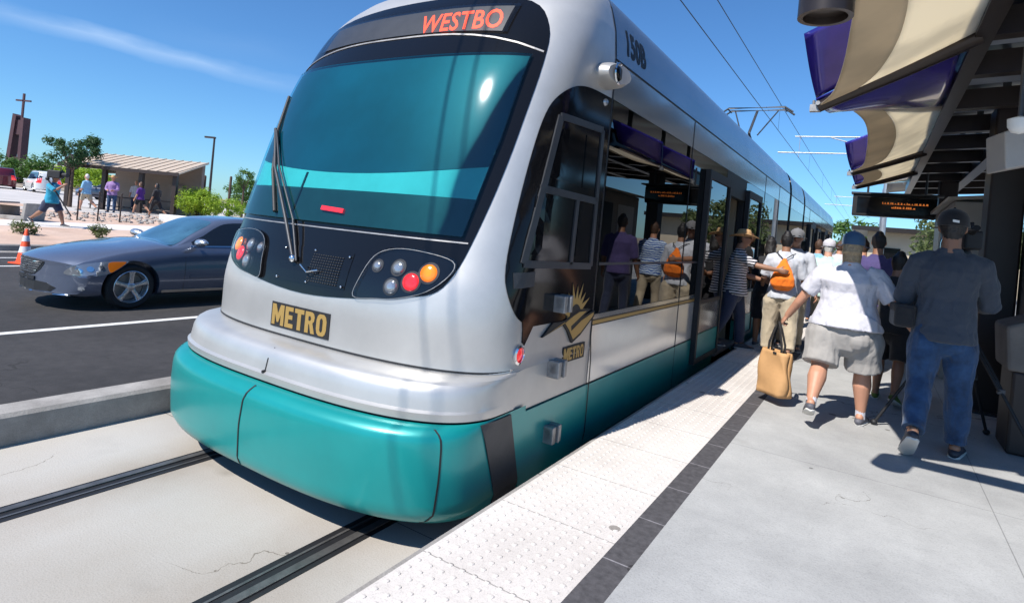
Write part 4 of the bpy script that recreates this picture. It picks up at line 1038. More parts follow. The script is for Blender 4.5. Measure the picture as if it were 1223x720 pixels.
        if full is not None: 
            for s_ in (1, -1): add('roof_rail', MB().tube([(2.2, s_*.6, 1.80), (2.25, s_*.6, 1.87), (4.3, s_*.6, 1.87), (4.35, s_*.6, 1.80)], .015), 'plastic', 50)
    # wheel wells and wheels
    add('underbody', MB().b2((.5, -.62, .22), (L-.4, .62, .5)), 'plastic', None)
    for w in (wf, wb):
        for sg in (1, -1):
            c = (w, sg*.80, wr); wh = empty('wheel', Vector(c)+shift, 0); wh.parent = root
            MB().lathe([(.235, -.10), (.30, -.11), (wr-.02, -.09), (wr, -.06), (wr, .06), (wr-.02, .09), (.30, .11), (.235, .10)], (0, 0, 0), 'Y', 40).build('tyre', M['tyre'], wh, 40)
            rim = MB().lathe([(.242, -.09), (.242, .10), (.232, .105), (.222, .09), (.205, .03), (.20, -.06)], (0, 0, 0), 'Y', 40)
            for v in range(len(rim.v)): x, y, z = rim.v[v]; rim.v[v] = (x, y*sg, z)
            for k in range(5):
                a = 2*math.pi*k/5+.3
                for da in (0,):
                    c1 = Vector((math.cos(a+da*.7)*.045, sg*.075, math.sin(a+da*.7)*.045)); c2 = Vector((math.cos(a+da)*.235, sg*.085, math.sin(a+da)*.235)); rim.loft([c1, c1.lerp(c2, .6), c2], [(.034, .016), (.030, .016), (.050, .016)], 10, side=(math.cos(a+math.pi/2), 0, math.sin(a+math.pi/2)))
            rim.lathe([(0, sg*.098), (.045, sg*.095), (.065, sg*.08), (.065, sg*.03)], (0, 0, 0), 'Y', 24)
            rim.build('rim', M['alloy'], wh, 35)
            MB().lathe([(.0, sg*.0), (.195, sg*.0), (.195, -sg*.03)], (0, 0, 0), 'Y', 30).build('brake_disc', M['steel'] if full else M['plastic'], wh, 35)
    return root
# the car heads towards the viewer: local +x is its tail
car = make_car('parked_sedan', 'slate blue metallic sedan with alloy wheels on the road left of the tram', None, M['car_paint'], loc=(-10.22, 3.37+2.45, 0), rz=R(90))
# ------------------------------------------------------------------ people
def skinmat(n, c): return mat(n, c, .5, var=.08, scale=8, bump=.03, bscale=80)
def cloth(n, c, var=.12, scale=6, bump=.5, bscale=9, rough=.85): return mat(n, c, rough, var=var, scale=scale, bump=bump, bscale=bscale, sheen=.2)
M['skin_a'] = skinmat('tanned skin', (.50, .25, .16)); M['skin_b'] = skinmat('brown skin', (.30, .15, .09)); M['skin_c'] = skinmat('fair skin', (.60, .34, .25))
M['hair_brown'] = mat('brown hair', (.07, .035, .02), .6, var=.4, scale=40, bump=.4, bscale=90); M['hair_black'] = mat('black hair', (.012, .010, .010), .5, var=.3, scale=40, bump=.3, bscale=90)
M['hair_blond'] = mat('greying blond hair', (.38, .28, .17), .6, var=.3, scale=40, bump=.4, bscale=90); M['hair_white'] = mat('white hair', (.6, .58, .55), .6, var=.2, scale=40, bump=.3, bscale=90)
M['eye'] = mat('dark eye', (.01, .01, .01), .2); M['lip'] = mat('lips', (.35, .12, .09), .5)
M['tee_white'] = cloth('white cotton', (.55, .54, .59), bump=.8); M['tee_grey'] = cloth('light grey cotton', (.50, .52, .57)); M['navy_shirt'] = cloth('dark slate jersey', (.045, .055, .075))
M['khaki'] = cloth('khaki cotton', (.42, .35, .25)); M['grey_short'] = cloth('stone grey cotton', (.33, .31, .29)); M['jeans'] = cloth('blue denim', (.018, .055, .13), var=.55, scale=9, bump=.7, bscale=12)
M['black_cloth'] = cloth('black cloth', (.012, .012, .015)); M['navy'] = cloth('navy cloth', (.02, .03, .07)); M['cap_blue'] = cloth('faded blue cap', (.04, .10, .19), bump=.1); M['cap_black'] = cloth('black cap', (.010, .010, .013), bump=.1)
M['cap_grey'] = cloth('grey cap', (.17, .17, .18), bump=.1); M['purple'] = cloth('purple cloth', (.09, .02, .22)); M['purple_dull'] = cloth('dull purple cloth', (.06, .045, .15)); M['mauve'] = cloth('mauve cloth', (.28, .17, .38))
M['turq'] = cloth('turquoise cloth', (.01, .27, .42)); M['sky_cloth'] = cloth('pale blue cloth', (.22, .45, .66)); M['orange'] = cloth('orange nylon', (.95, .20, .008), bump=.4); M['straw'] = mat('woven straw', (.52, .32, .15), .8, var=.25, scale=60, bump=.4, bscale=150)
M['shoe_grey'] = mat('grey trainers', (.10, .10, .12), .6, var=.4, scale=25); M['shoe_sole'] = mat('pale rubber sole', (.62, .60, .56), .6); M['shoe_dark'] = mat('dark trainers', (.02, .025, .04), .55, var=.3, scale=20)
M['shoe_lime'] = mat('black and lime trainers', (.10, .16, .01), .55, var=.9, scale=18, var2=(.015, .015, .015)); M['tan_bag'] = mat('tan paper fabric bag', (.50, .28, .12), .75, var=.12, scale=5, bump=.25, bscale=7)
M['strap'] = mat('dark webbing strap', (.02, .018, .018), .7); M['mint'] = cloth('mint green cloth', (.45, .62, .58))
def stripes(name, c1, c2, f, wob=.0, axis=2, checks=False):
    m = mat(name, c1, .85, var=.01, bump=.4, bscale=9); nt = m.node_tree; N_ = nt.nodes; L_ = nt.links; p = N_['Principled BSDF']
    t = N_.new('ShaderNodeTexCoord'); w = N_.new('ShaderNodeTexWave'); w.bands_direction = 'XYZ'[axis]; w.inputs['Scale'].default_value = f; w.inputs['Distortion'].default_value = wob
    L_.new(t.outputs['Object'], w.inputs[0]); cr = N_.new('ShaderNodeValToRGB'); cr.color_ramp.interpolation = 'CONSTANT'; cr.color_ramp.elements[0].color = (*c1, 1); cr.color_ramp.elements[1].position = .5; cr.color_ramp.elements[1].color = (*c2, 1)
    L_.new(w.outputs['Fac'], cr.inputs[0]); L_.new(cr.outputs[0], p.inputs['Base Color']); return m
M['stripe'] = stripes('black and white striped knit', (.02, .02, .03), (.62, .60, .62), 9, 2.5); M['plaid'] = stripes('blue patterned cotton', (.05, .12, .38), (.50, .60, .72), 8, 7)

def remesh(mb, vox, sm=4, wr=0.0, seed=0, fr=9):
    me = mb.mesh('tmp')
    def md(o):
        r = o.modifiers.new('r', 'REMESH'); r.mode = 'VOXEL'; r.voxel_size = vox
        if sm: s_ = o.modifiers.new('s', 'SMOOTH'); s_.iterations = sm; s_.factor = .5
    out = baked(me, 'm', md)
    if wr:
        off = Vector((seed*3.1, seed*1.7, seed*.9)); nn = [v.normal.copy() for v in out.vertices]
        for v, n in zip(out.vertices, nn):
            c = v.co; a = noise.noise(Vector((c.x*fr, c.y*fr, c.z*fr*.55))+off)+.5*noise.noise(Vector((c.x*fr*2.3, c.y*fr*2.3, c.z*fr*1.3))+off)
            a = (1-abs(a)*2.2)*.6 if abs(a) < .45 else -.3
            v.co = c+n*(a*wr)
    return out
def hand(mb, wrist, d, palm_n, s, curl=.5, side=1, spread=.0):
    # wrist point, direction of the hand, palm normal, scale (hand length), finger curl 0..1.5
    d = Vector(d).normalized(); n = Vector(palm_n); n = (n-d*n.dot(d)).normalized(); w = d.cross(n)*side
    L = s; p0 = Vector(wrist)
    mb.loft([p0-d*.02, p0+d*.02*1, p0+d*L*.30, p0+d*L*.50], [(L*.14, L*.10), (L*.17, L*.10), (L*.23, L*.10), (L*.22, L*.075)], 12, side=tuple(w), caps='round')
    for k, (o, ln) in enumerate(((-.17, .40), (-.06, .45), (.06, .42), (.17, .33))):
        b = p0+d*L*.44+w*(o*L*1.02); a = d.copy(); pts = [b-d*L*.06]; r = [L*.047]; an = 0
        cur = b
        for j in range(3):
            pts.append(cur); r.append(L*(.048-.005*j)); an += curl*(.55+.15*j)
            dd = d*math.cos(an)+n*math.sin(an)+w*(o*spread); cur = cur+dd.normalized()*L*ln*(.44, .32, .24)[j]
        pts.append(cur); r.append(L*.034)
        mb.loft(pts, r, 8, side=tuple(w), caps='round')
    b = p0+d*L*.10-w*L*.15; dd = (d*.65-w*.75+n*.35*curl).normalized(); p1 = b+dd*L*.22; p2 = p1+(d*.9-w*.25+n*.5*curl).normalized()*L*.17; p3 = p2+(d*.95+w*.1+n*.6*curl).normalized()*L*.13
    mb.loft([b, p1, p2, p3], [L*.075, L*.058, L*.05, L*.036], 9, side=tuple(n), caps='round')
def person(label, loc, heading, H=1.75, legs=((10, 10), (-10, 15)), arms=((5, 8, 15), (5, 8, 15)), lean=2, turn=0, skin='skin_a', hair='hair_brown', hairlen=0, shirt='tee_white', sleeve=.5,
           pants='jeans', plen=1.95, pbulk=1.0, shoes='shoe_dark', hat=None, hatm=None, fat=1.0, hip=1.0, belly=0, vox=.011, group=None, skirt=False, feetdir=(0, 0), headtilt=0, curl=(.6, .6), wrinkle=.006, sock=None, hem=-.06, shade=False, armdir=None, glasses=False, hatback=False):
    root = empty('person', loc, -R(heading), label, 'person', group)
    s = H; V = Vector
    hz = .52*s; J = {}
    yaw_t = Matrix.Rotation(R(turn), 3, 'Z'); ln = Matrix.Rotation(-R(lean), 3, 'X')
    # legs
    def leg(sd, hp, kf, ab, fa):
        h = V((sd*.055*s*hip, 0, hz)); a = R(hp)
        t = V((sd*math.sin(R(ab)), math.sin(a), -math.cos(a))).normalized(); k = h+t*.245*s; b = R(hp-kf)
        u = V((sd*math.sin(R(ab))*.6, math.sin(b), -math.cos(b))).normalized(); an = k+u*.235*s
        f = R(fa); td = V((sd*.16, math.cos(f), -math.sin(f))).normalized(); up = V((0, math.sin(f), math.cos(f)))
        return h, k, an, td, up
    LG = {}
    for sd, lg, fd in ((-1, legs[0], feetdir[0]), (1, legs[1], feetdir[1])):
        hp, kf = lg[:2]; ab = lg[2] if len(lg) > 2 else 2; LG[sd] = leg(sd, hp, kf, ab, fd)
    low = min(min((l[2]-l[4]*.040*s+l[3]*q*s).z for q in (-.03, .10)) for l in LG.values())
    dz = -low
    LG = {k: (l[0]+V((0, 0, dz)), l[1]+V((0, 0, dz)), l[2]+V((0, 0, dz)), l[3], l[4]) for k, l in LG.items()}
    P0 = V((0, 0, hz+dz))
    def tor(x, y, z): return P0+ln @ (yaw_t @ V((x*s, y*s, z*s)) if z > .12 else V((x*s, y*s, z*s)))
    f = fat
    body = MB(); hd = .93
    # torso
    tp = [(-.045, .080*hip, .060*hip), (0, .098*hip, .070*hip), (.06, .092*(hip+f)/2, .066*f), (.11, .082*f, .060*f), (.17, .090*f, .066*f), (.23, .100*f, .068*f), (.275, .098*(.5+f*.5), .055), (.305, .055, .040)]
    body.loft([tor(0, .006, z) for z, a, b in tp], [(a*s*.80, b*s*.80) for z, a, b in tp], 20, caps='round')
    ns = tor(0, .0, .295); hc = tor(0, .020, .408)+V((0, .0, 0)); HT = Matrix.Rotation(R(headtilt), 3, 'X')
    body.loft([ns, tor(0, .004, .335), tor(0, .012, .378)], [(.038*s, .038*s), (.033*s, .034*s), (.034*s, .036*s)], 14)
    hh = lambda x, y, z: hc+HT @ (yaw_t @ V((x*s, y*s, z*s)))
    body.loft([hh(0, .012, -.062), hh(0, .012, -.045), hh(0, .005, -.02), hh(0, 0, .01), hh(0, -.002, .035), hh(0, -.002, .055)], [(.018*s, .024*s), (.030*s, .040*s), (.040*s, .050*s), (.0435*s, .055*s), (.040*s, .051*s), (.026*s, .034*s)], 18, caps='round')
    body.loft([hh(0, .050, .012), hh(0, .064, -.012), hh(0, .053, -.020)], [.005*s, .009*s, .006*s], 8, caps='round')
    for sd in (-1, 1): body.ball(hh(sd*.044, -.004, -.005), (.007*s, .012*s, .018*s), 8, 6)
    # arms
    AR = {}
    for i, sd in enumerate((-1, 1)):
        ap, ab, ef = arms[i][:3]; tw = arms[i][3] if len(arms[i]) > 3 else 0
        sh = tor(sd*.106*(.65+.35*f), 0, .258); a = R(ap); b = R(ab)
        up_ = (yaw_t @ V((sd*math.sin(b), math.sin(a)*math.cos(b), -math.cos(a)*math.cos(b)))).normalized(); el_ = sh+up_*.172*s
        ax = (yaw_t @ V((sd*math.sin(R(tw)), math.cos(R(tw)), 0))); fwd = (ax-up_*ax.dot(up_)).normalized(); e = R(ef)
        fo = up_*math.cos(e)+fwd*math.sin(e); wr = el_+fo*.150*s; AR[sd] = (sh, el_, wr, fo, fwd)
        body.loft([sh-V((sd*.03*s, 0, 0)), sh+V((0, 0, -.01*s)), sh.lerp(el_, .35), el_, el_.lerp(wr, .3), wr], [(.018*s*f, .020*s*f), (.024*s*f, .027*s*f), (.027*s*(.5+.5*f), .029*s*(.5+.5*f)), (.0235*s, .024*s), (.024*s*(.6+.4*f), .024*s), (.0155*s, .018*s)], 12, side=(0, 1, 0), caps='round')
        hand(body, wr, fo, V((-sd, .15, 0)), .105*s, curl[i], side=-sd*1)
    for sd, (h, k, an, td, up) in LG.items():
        body.loft([h+V((0, 0, .03*s)), h.lerp(k, .3), h.lerp(k, .75), k, k.lerp(an, .3), k.lerp(an, .65), an], [(.040*s*hip, .044*s*hip), (.046*s*hip, .050*s*hip), (.038*s*hip, .042*s*hip), (.033*s*(.6+.4*hip), .035*s*(.6+.4*hip)), (.036*s*(.5+.5*hip), .040*s*(.5+.5*hip)), (.026*s*(.6+.4*hip), .029*s*(.6+.4*hip)), (.020*s, .023*s)], 14, caps='round')
        body.loft([an-td*.02*s, an+td*.03*s-up*.012*s, an+td*.09*s-up*.022*s], [(.02*s, .02*s), (.022*s, .016*s), (.022*s, .011*s)], 10, caps='round')
    bm_ = obj_from(remesh(body, vox if vox < .012 else vox*.8, 2), 'body', M[skin], root, 180)
    # shirt
    g = .010+.004*(f > 1.2)
    if shirt:
        mb = MB(); tz = [(hem if not skirt else -.03, max(.117*hip, .09*f), .108*hip), (hem*.5, max(.116*hip, .09*f), .104*hip), (0, .112*hip, .094*hip), (.05, .103*(hip+f)/2, .080*f), (.11, .092*f, .068*f+belly*.2), (.17, .096*f, .072*f), (.225, .108*f, .073*f), (.262, .100*(.55+f*.45), .062*(.6+.4*f)), (.286, .076, .050), (.303, .050, .043), (.318, .041, .041)]
        mb.loft([tor(0, .006+(belly if .0 <= z < .2 else 0)*.3, z) for z, a, b in tz], [(a*s, b*s) for z, a, b in tz], 22, caps=True)
        for sd, (sh, el_, wr, fo, fw) in AR.items():
            if sleeve <= 0: continue
            pts = [sh-V((sd*.045*s, 0, -.012*s)), sh+V((-sd*.006*s, 0, -.002*s))]; rr = [(.030*s*(.5+.5*f), .036*s*(.5+.5*f)), (.036*s*(.5+.5*f), .042*s*(.5+.5*f))]
            e = min(1, sleeve*2) if sleeve < .5 else 1
            pts.append(sh.lerp(el_, .5*e)); rr.append((.037*s*(.4+.6*f), .040*s*(.4+.6*f))); pts.append(sh.lerp(el_, e)); rr.append((.035*s*(.5+.5*f)+.002, .036*s*(.5+.5*f)+.002))
            if sleeve > .5:
                q = (sleeve-.5)*2; pts.append(el_.lerp(wr, .5*q)); rr.append((.029*s, .029*s)); pts.append(el_.lerp(wr, q)); rr.append((.021*s, .023*s))
            mb.loft(pts, rr, 16, side=(0, 1, 0), caps='round' if sleeve > .5 else True)
        obj_from(remesh(mb, vox*1.0, 2, wrinkle, len(label)), 'shirt', M[shirt], root, 180)
    # trousers, shorts or skirt
    mb = MB(); pb = pbulk
    if skirt:
        mb.loft([tor(0, 0, .10), tor(0, 0, .0), tor(0, 0, -.12), tor(0, .01, -.26)], [(.09*s*f, .07*s), (.108*s*hip, .085*s*hip), (.115*s*hip, .10*s*hip), (.118*s*hip, .11*s*hip)], 20, caps=True)
    else:
        mb.loft([tor(0, .004, .03), tor(0, 0, -.01), tor(0, 0, -.06)], [(.085*s*hip, .066*s*hip), (.105*s*hip, .084*s*hip), (.100*s*hip, .080*s*hip)], 22, caps='round')
        for sd in (-1, 1): mb.ball(tor(sd*.042*hip, -.026*hip, -.065), (.054*s*hip, .052*s*hip, .052*s*hip), 14, 10)
        for sd, (h, k, an, td, up) in LG.items():
            pts = [h+V((0, 0, -.02*s)), h.lerp(k, .35)]; rr = [(.056*s*hip, .064*s*hip), (.058*s*hip*pb, .064*s*hip*pb)]
            e = min(1, plen); pts.append(h.lerp(k, .35+.65*e*.6 if e < 1 else .75)); rr.append((.050*s*hip*pb, .054*s*hip*pb))
            if plen < 1.0: pts.append(h.lerp(k, e)); rr.append((.052*s*hip*pb, .056*s*hip*pb))
            else:
                pts.append(k); rr.append((.042*s*pb*(.5+.5*hip), .046*s*pb*(.5+.5*hip))); q = plen-1
                pts.append(k.lerp(an, .5*q)); rr.append((.041*s*pb, .044*s*pb)); pts.append(k.lerp(an, .85*q)); rr.append((.034*s*pb, .038*s*pb)); pts.append(k.lerp(an, q)); rr.append((.036*s*pb, .041*s*pb))
            mb.loft(pts, rr, 16, caps=True)
    obj_from(remesh(mb, vox*1.0, 2, wrinkle*1.1, len(label)+3, 7), 'skirt' if skirt else ('shorts' if plen < 1.3 else 'trousers'), M[pants], root, 180)
    # shoes
    for sd, (h, k, an, td, up) in LG.items():
        sole = an-up*.040*s; mb = MB(); lat = td.cross(up)
        mb.loft([sole-td*.032*s+up*.018*s, sole+td*.0*s+up*.026*s, sole+td*.045*s+up*.020*s, sole+td*.09*s+up*.013*s, sole+td*.118*s+up*.009*s], [(.020*s, .018*s), (.0235*s, .027*s), (.026*s, .021*s), (.027*s, .014*s), (.018*s, .009*s)], 14, side=tuple(lat), caps='round')
        mb.loft([an-up*.02*s, an+up*.012*s], [(.023*s, .027*s)]*2, 12, side=tuple(lat))
        sh_ = obj_from(remesh(mb, vox*.8, 2), 'shoe', M[shoes], root, 180)
        so = MB(); so.loft([sole-td*.040*s+up*.004*s, sole-td*.03*s+up*.004*s, sole+td*.05*s+up*.004*s, sole+td*.10*s+up*.004*s, sole+td*.130*s+up*.006*s], [(.010*s, .008*s), (.022*s, .008*s), (.027*s, .008*s), (.028*s, .008*s), (.010*s, .007*s)], 14, side=tuple(lat))
        so.build('sole', M['shoe_sole'], sh_, 50)
        if sock: MB().loft([an-up*.01*s, an+(k-an).normalized()*.045*s], [(.0235*s, .027*s), (.024*s, .027*s)], 14, side=tuple(lat)).build('sock', M[sock], sh_, 60)
    # hair, hat, face
    if hair:
        mb = MB(); mb.loft([hh(0, -.018, -.030-hairlen*.5), hh(0, -.014, 0), hh(0, -.006, .035), hh(0, -.003, .058)], [(.036*s, .036*s), (.0465*s, .047*s), ((.045 if not hat else .042)*s, (.052 if not hat else .049)*s), ((.028 if not hat else .022)*s, (.036 if not hat else .028)*s)], 16, caps='round')
        if hairlen: mb.loft([hh(0, -.03, 0), hh(0, -.045, -.06*hairlen-.02), hh(0, -.045, -.13*hairlen)], [(.044*s, .03*s), (.046*s, .026*s), (.028*s, .016*s)], 14, caps='round')
        obj_from(remesh(mb, vox*.8, 1, .004, 2, 30), 'hair', M[hair], root, 180)
    if hat == 'cap':
        mb = MB(); mb.loft([hh(0, -.004, .004), hh(0, -.003, .022), hh(0, -.003, .044), hh(0, -.003, .062), hh(0, -.004, .074), hh(0, -.004, .079)], [(.0535*s, .0635*s), (.055*s, .065*s), (.0525*s, .061*s), (.042*s, .050*s), (.023*s, .029*s), (.006*s, .008*s)], 24)
        c = mb.build('cap', M[hatm], root, 60); yb = -1 if hatback else 1
        rows = [[hh(math.sin(a)*r*.045, yb*(math.cos(a)*r*.045+.016+(r-1)*.035*math.cos(a)), .008-(r-1)*.006-abs(math.sin(a))*.006) for a in frange(-1.35, 1.35, 12)] for r in frange(.95, 1.75, 5)]
        MB().grid(rows).build('cap_brim', M[hatm], c, 60, solid=.004)
        MB().ball(hh(0, -.004, .080), .005*s, 8, 5).build('cap_button', M[hatm], c, 60)
    if hat == 'wide':
        mb = MB(); mb.loft([hh(0, 0, .014), hh(0, 0, .04), hh(0, 0, .072), hh(0, 0, .078)], [(.050*s, .060*s), (.050*s, .060*s), (.040*s, .048*s), (.022*s, .028*s)], 22)
        c = mb.build('hat', M[hatm], root, 60)
        rows = [[hh(math.cos(a)*(.048+r*.058), math.sin(a)*(.058+r*.060), .018+.020*r*abs(math.cos(a))-.012*r*abs(math.sin(a))) for a in frange(0, 2*math.pi, 32)] for r in frange(0, 1, 5)]
        MB().grid(rows).build('hat_brim', M[hatm], c, 60, solid=.005)
    for sd in (-1, 1):
        MB().ball(hh(sd*.0175, .0478, .006), (.0062*s, .0045*s, .0045*s), 8, 6).build('eye', M['eye'], root, 60)
    MB().ball(hh(0, .051, -.032), (.012*s, .005*s, .003*s), 10, 6).build('mouth', M['lip'], root, 60)
    if glasses:
        m_ = MB()
        for sd in (-1, 1): m_.loft([hh(sd*.019, .056, .006), hh(sd*.019, .059, .006)], [(.014*s, .011*s)]*2, 12, side=(1, 0, 0)).tube([hh(sd*.032, .054, .008), hh(sd*.046, 0, .004)], .002)
        m_.build('sunglasses', M['black_gloss'], root, 50)
    root['_'] = 0; del root['_']
    J['hand'] = {sd: AR[sd][2]+AR[sd][3]*.06*s for sd in AR}; J['root'] = root; J['tor'] = tor; J['hh'] = hh; J['M'] = Matrix.Translation(V(loc)) @ Matrix.Rotation(-R(heading), 4, 'Z')
    J['world'] = lambda p: J['M'] @ p
    return J
NV = .008
PL = 'people walking and boarding on the platform'
# woman with tote bag
W = person('heavyset woman in white tee, grey shorts and faded blue cap, carrying a tote', (-.17, 5.66, PZ), 2, 1.63, legs=((-20, 28, 3), (12, 8, 3)), arms=((8, 32, 10, 0), (-4, 34, 20, 10)), lean=4, skin='skin_a', hair='hair_blond', hairlen=.35,
           shirt='tee_white', sleeve=.40, pants='grey_short', plen=.93, pbulk=1.12, shoes='shoe_grey', hat='cap', hatm='cap_blue', fat=1.38, hip=1.46, belly=.05, vox=NV, feetdir=(22, 0), curl=(1.3, .5), hem=-.022, sock='tee_white', wrinkle=.010, group=PL)
# tote bag
hp_ = W['world'](W['hand'][-1])
t = empty('tote_bag', (hp_.x-.02, hp_.y, hp_.z-.66), R(-38), 'tan tote bag with dark handles hanging from the hand of the woman in white', 'tote bag')
B_ = MB(); rows = []
for i, z in enumerate(frange(0, .40, 12)):
    w = .155+.012*math.sin(z*9); d = .075*(1-z*1.2)+.012; n = 28
    rows.append([((w*math.copysign(abs(math.cos(a))**.45, math.cos(a)))+.010*math.sin(z*17+a*2), d*math.copysign(abs(math.sin(a))**.6, math.sin(a))+.010*math.sin(a*3+z*20), z) for a in frange(0, 2*math.pi, n)])
B_.grid(rows).grid([[(x*.02, y*.02, 0) for x, y, z in rows[0]], rows[0]])
B_.build('bag_body', M['tan_bag'], t, 50, solid=.004)
for dy in (-.02, .02):
    MB().loft([(-.08, dy, .36), (-.075, dy, .46), (-.03, dy*.6, .60), (.0, dy*.3, .66), (.03, dy*.6, .60), (.075, dy, .46), (.08, dy, .36)], [(.014, .003)]*7, 8, side=(1, 0, .001)).build('handle', M['strap'], t, 50)
MB().b2((.02, -.062, .375), (.06, -.052, .395)).build('bag_label', M['strap'], t)
# man with tripod
MN = person('man in black cap, dark slate shirt and blue jeans, walking behind the tripod', (.48, 5.42, PZ), 4, 1.83, legs=((-16, 26, 3), (3, 4, 3)), arms=((12, 13, 62, -10), (20, 12, 66, -10)), lean=1, skin='skin_b', hair='hair_black',
            shirt='navy_shirt', sleeve=.97, pants='jeans', plen=1.93, pbulk=1.10, shoes='shoe_dark', hat='cap', hatm='cap_black', fat=1.06, hip=.96, vox=NV, feetdir=(38, 0), wrinkle=.011, group=PL)
b = MN['hh']
MB().add([MN['hh'](-.004, -.0705, .020), MN['hh'](.018, -.068, .017), MN['hh'](.018, -.0675, .027), MN['hh'](-.004, -.0700, .030)], [(0, 1, 2, 3)]).build('cap_patch', M['white'], MN['root'])
p_ = MN['world'](MN['tor'](-.135, -.01, .03))
t = empty('camera_bag', (p_.x-.02, p_.y, p_.z-.10), R(10), 'black padded camera bag worn at the left hip of the man in jeans', 'camera bag')
MB().b2((-.07, -.10, 0), (.07, .10, .17)).build('bag_body', M['black_cloth'], t, bevel=.03, seg=4)
MB().b2((-.074, -.09, .11), (.074, .09, .175)).build('flap', M['strap'], t, bevel=.015)
# camera tripod in front of him
t = empty('camera_tripod', (.62, 5.92, PZ), 0, 'black camera tripod with spread legs standing in front of the man in jeans', 'tripod')
ap = Vector((0, 0, 1.02))
for i, ft in enumerate(((-.52, -.06, .02), (.50, -.52, .02), (.30, .45, .02))):
    ft = Vector(ft); m_ = ap.lerp(ft, .5); tt = (ft-ap).normalized(); sd_v = tt.cross(Vector((0, 0, 1))).normalized()*.016
    MB().tube([ap+sd_v, ap.lerp(ft, .52)+sd_v], .011).tube([ap-sd_v, ap.lerp(ft, .52)-sd_v], .011).tube([ap.lerp(ft, .45), ft], .012).build('leg', M['black'], t, 50)
    lg = t.children[-1]; MB().ball(ft+Vector((0, 0, .005)), (.028, .028, .025), 10, 6).build('foot', M['black'], lg, 50); MB().box(ap.lerp(ft, .52), (.05, .03, .04)).build('clamp', M['dark_grey'], lg, bevel=.006)
MB().tube([(0, 0, .75), (0, 0, 1.46)], .018).build('centre_column', M['black'], t, 50)
MB().lathe([(0, -.05), (.05, -.05), (.055, .0), (.03, .06), (0, .06)], (0, 0, 1.49), 'Z', 16).build('tripod_head', M['dark_grey'], t, 50)
MB().tube([(0, .02, 1.48), (.08, -.25, 1.40)], .009).build('pan_handle', M['black'], t, 50)
t = empty('video_camera', (.62, 5.92, PZ+1.55), R(12), 'black video camera on the tripod beside the head of the man in the black cap', 'video camera')
MB().b2((-.06, -.15, 0), (.06, .15, .15)).build('camera_body', M['black'], t, bevel=.015)
MB().lathe([(0, .14), (.045, .14), (.055, .16), (.06, .27), (.05, .27), (.045, .25), (0, .25)], (0, 0, .075), 'Y', 20).build('lens', M['black'], t, 40)
MB().tube([(0, -.10, .14), (0, -.09, .21), (0, .10, .21), (0, .12, .14)], .012).build('handle', M['black'], t, 50)
MB().loft([(-.02, -.13, .13), (-.02, -.24, .17)], [(.03, .025), (.026, .022)], 12).build('viewfinder', M['black'], t, 40)
# boy in black behind
person('boy in black tee, black shorts and lime trainers, left of the man in jeans', (.20, 6.95, PZ), 10, 1.50, legs=((10, 12, 2), (-14, 20, 2)), arms=((-10, 12, 20), (8, 8, 20)), turn=-30, skin='skin_b', hair='hair_black', shirt='black_cloth', sleeve=.42, pants='black_cloth', plen=.98, pbulk=1.15, shoes='shoe_lime', vox=.011, feetdir=(0, 22), group=PL)
# orange backpack youth
O = person('youth in light grey tee and baggy khaki trousers wearing an orange drawstring bag', (-1.02, 8.50, PZ), -3, 1.66, legs=((4, 4, 5), (-10, 12, 5)), arms=((8, 14, 62, 5), (8, 14, 50, 0)), lean=2, skin='skin_b', hair='hair_black', shirt='tee_grey', sleeve=.44, pants='khaki', plen=1.95, pbulk=1.30, shoes='shoe_grey', hat=None, fat=1.03, vox=.011, feetdir=(0, 14), wrinkle=.012, group=PL)
def drawbag(J, s, label):
    tw = J['world']; P = lambda x, y, z: tw(J['tor'](x, y, z))
    s = s*1.18; c = P(0, -.09, .14); t = empty('drawstring_bag', c, J['root'].rotation_euler.z, label, 'drawstring bag')
    inv = (Matrix.Translation(c) @ Matrix.Rotation(J['root'].rotation_euler.z, 4, 'Z')).inverted()
    mb = MB(); mb.loft([inv @ P(0, -.100, .02), inv @ P(0, -.112, .05), inv @ P(0, -.118, .10), inv @ P(0, -.105, .17), inv @ P(0, -.088, .23), inv @ P(0, -.08, .255)], [(.055*s, .014*s), (.078*s, .03*s), (.074*s, .038*s), (.052*s, .03*s), (.024*s, .018*s), (.012*s, .010*s)], 18, caps='round')
    obj_from(remesh(mb, .009, 2, .008, 5, 12), 'bag_body', M['orange'], t, 180)
    for sd in (-1, 1): MB().tube([inv @ P(0, -.085, .25), inv @ P(sd*.05, -.055, .295), inv @ P(sd*.07, .01, .31), inv @ P(sd*.075, .07, .25)], .006).build('cord', M['black_cloth'], t, 50)
    MB().tube([inv @ P(-.02, -.142, .10), inv @ P(.0, -.146, .125), inv @ P(.02, -.142, .10), inv @ P(.0, -.146, .085), inv @ P(-.02, -.142, .10)], .004).build('printed_mark', M['navy'], t, 50)
drawbag(O, 1.66, 'orange drawstring bag on the back of the youth in khaki trousers')
person('man in grey cap and grey tee facing the viewer just beyond the orange bag', (-.98, 9.25, PZ), 176, 1.74, legs=((5, 5, 2), (-5, 8, 2)), arms=((5, 12, 25), (5, 12, 20)), skin='skin_a', hair='hair_brown', shirt='tee_grey', sleeve=.45, pants='khaki', plen=1.95, shoes='shoe_grey', hat='cap', hatm='cap_grey', fat=1.1, vox=.012, glasses=True, group=PL)
person('person in straw hat and striped top stepping off the tram with one arm held out', (-1.62, 8.40, PZ), 82, 1.66, legs=((14, 10, 2), (-12, 14, 2)), arms=((20, 10, 60), (68, 14, 18)), lean=3, skin='skin_b', hair='hair_black', shirt='stripe', sleeve=.45, pants='navy', plen=1.95, shoes='shoe_dark', hat='wide', hatm='straw', fat=1.08, vox=.012, glasses=True, group=PL)
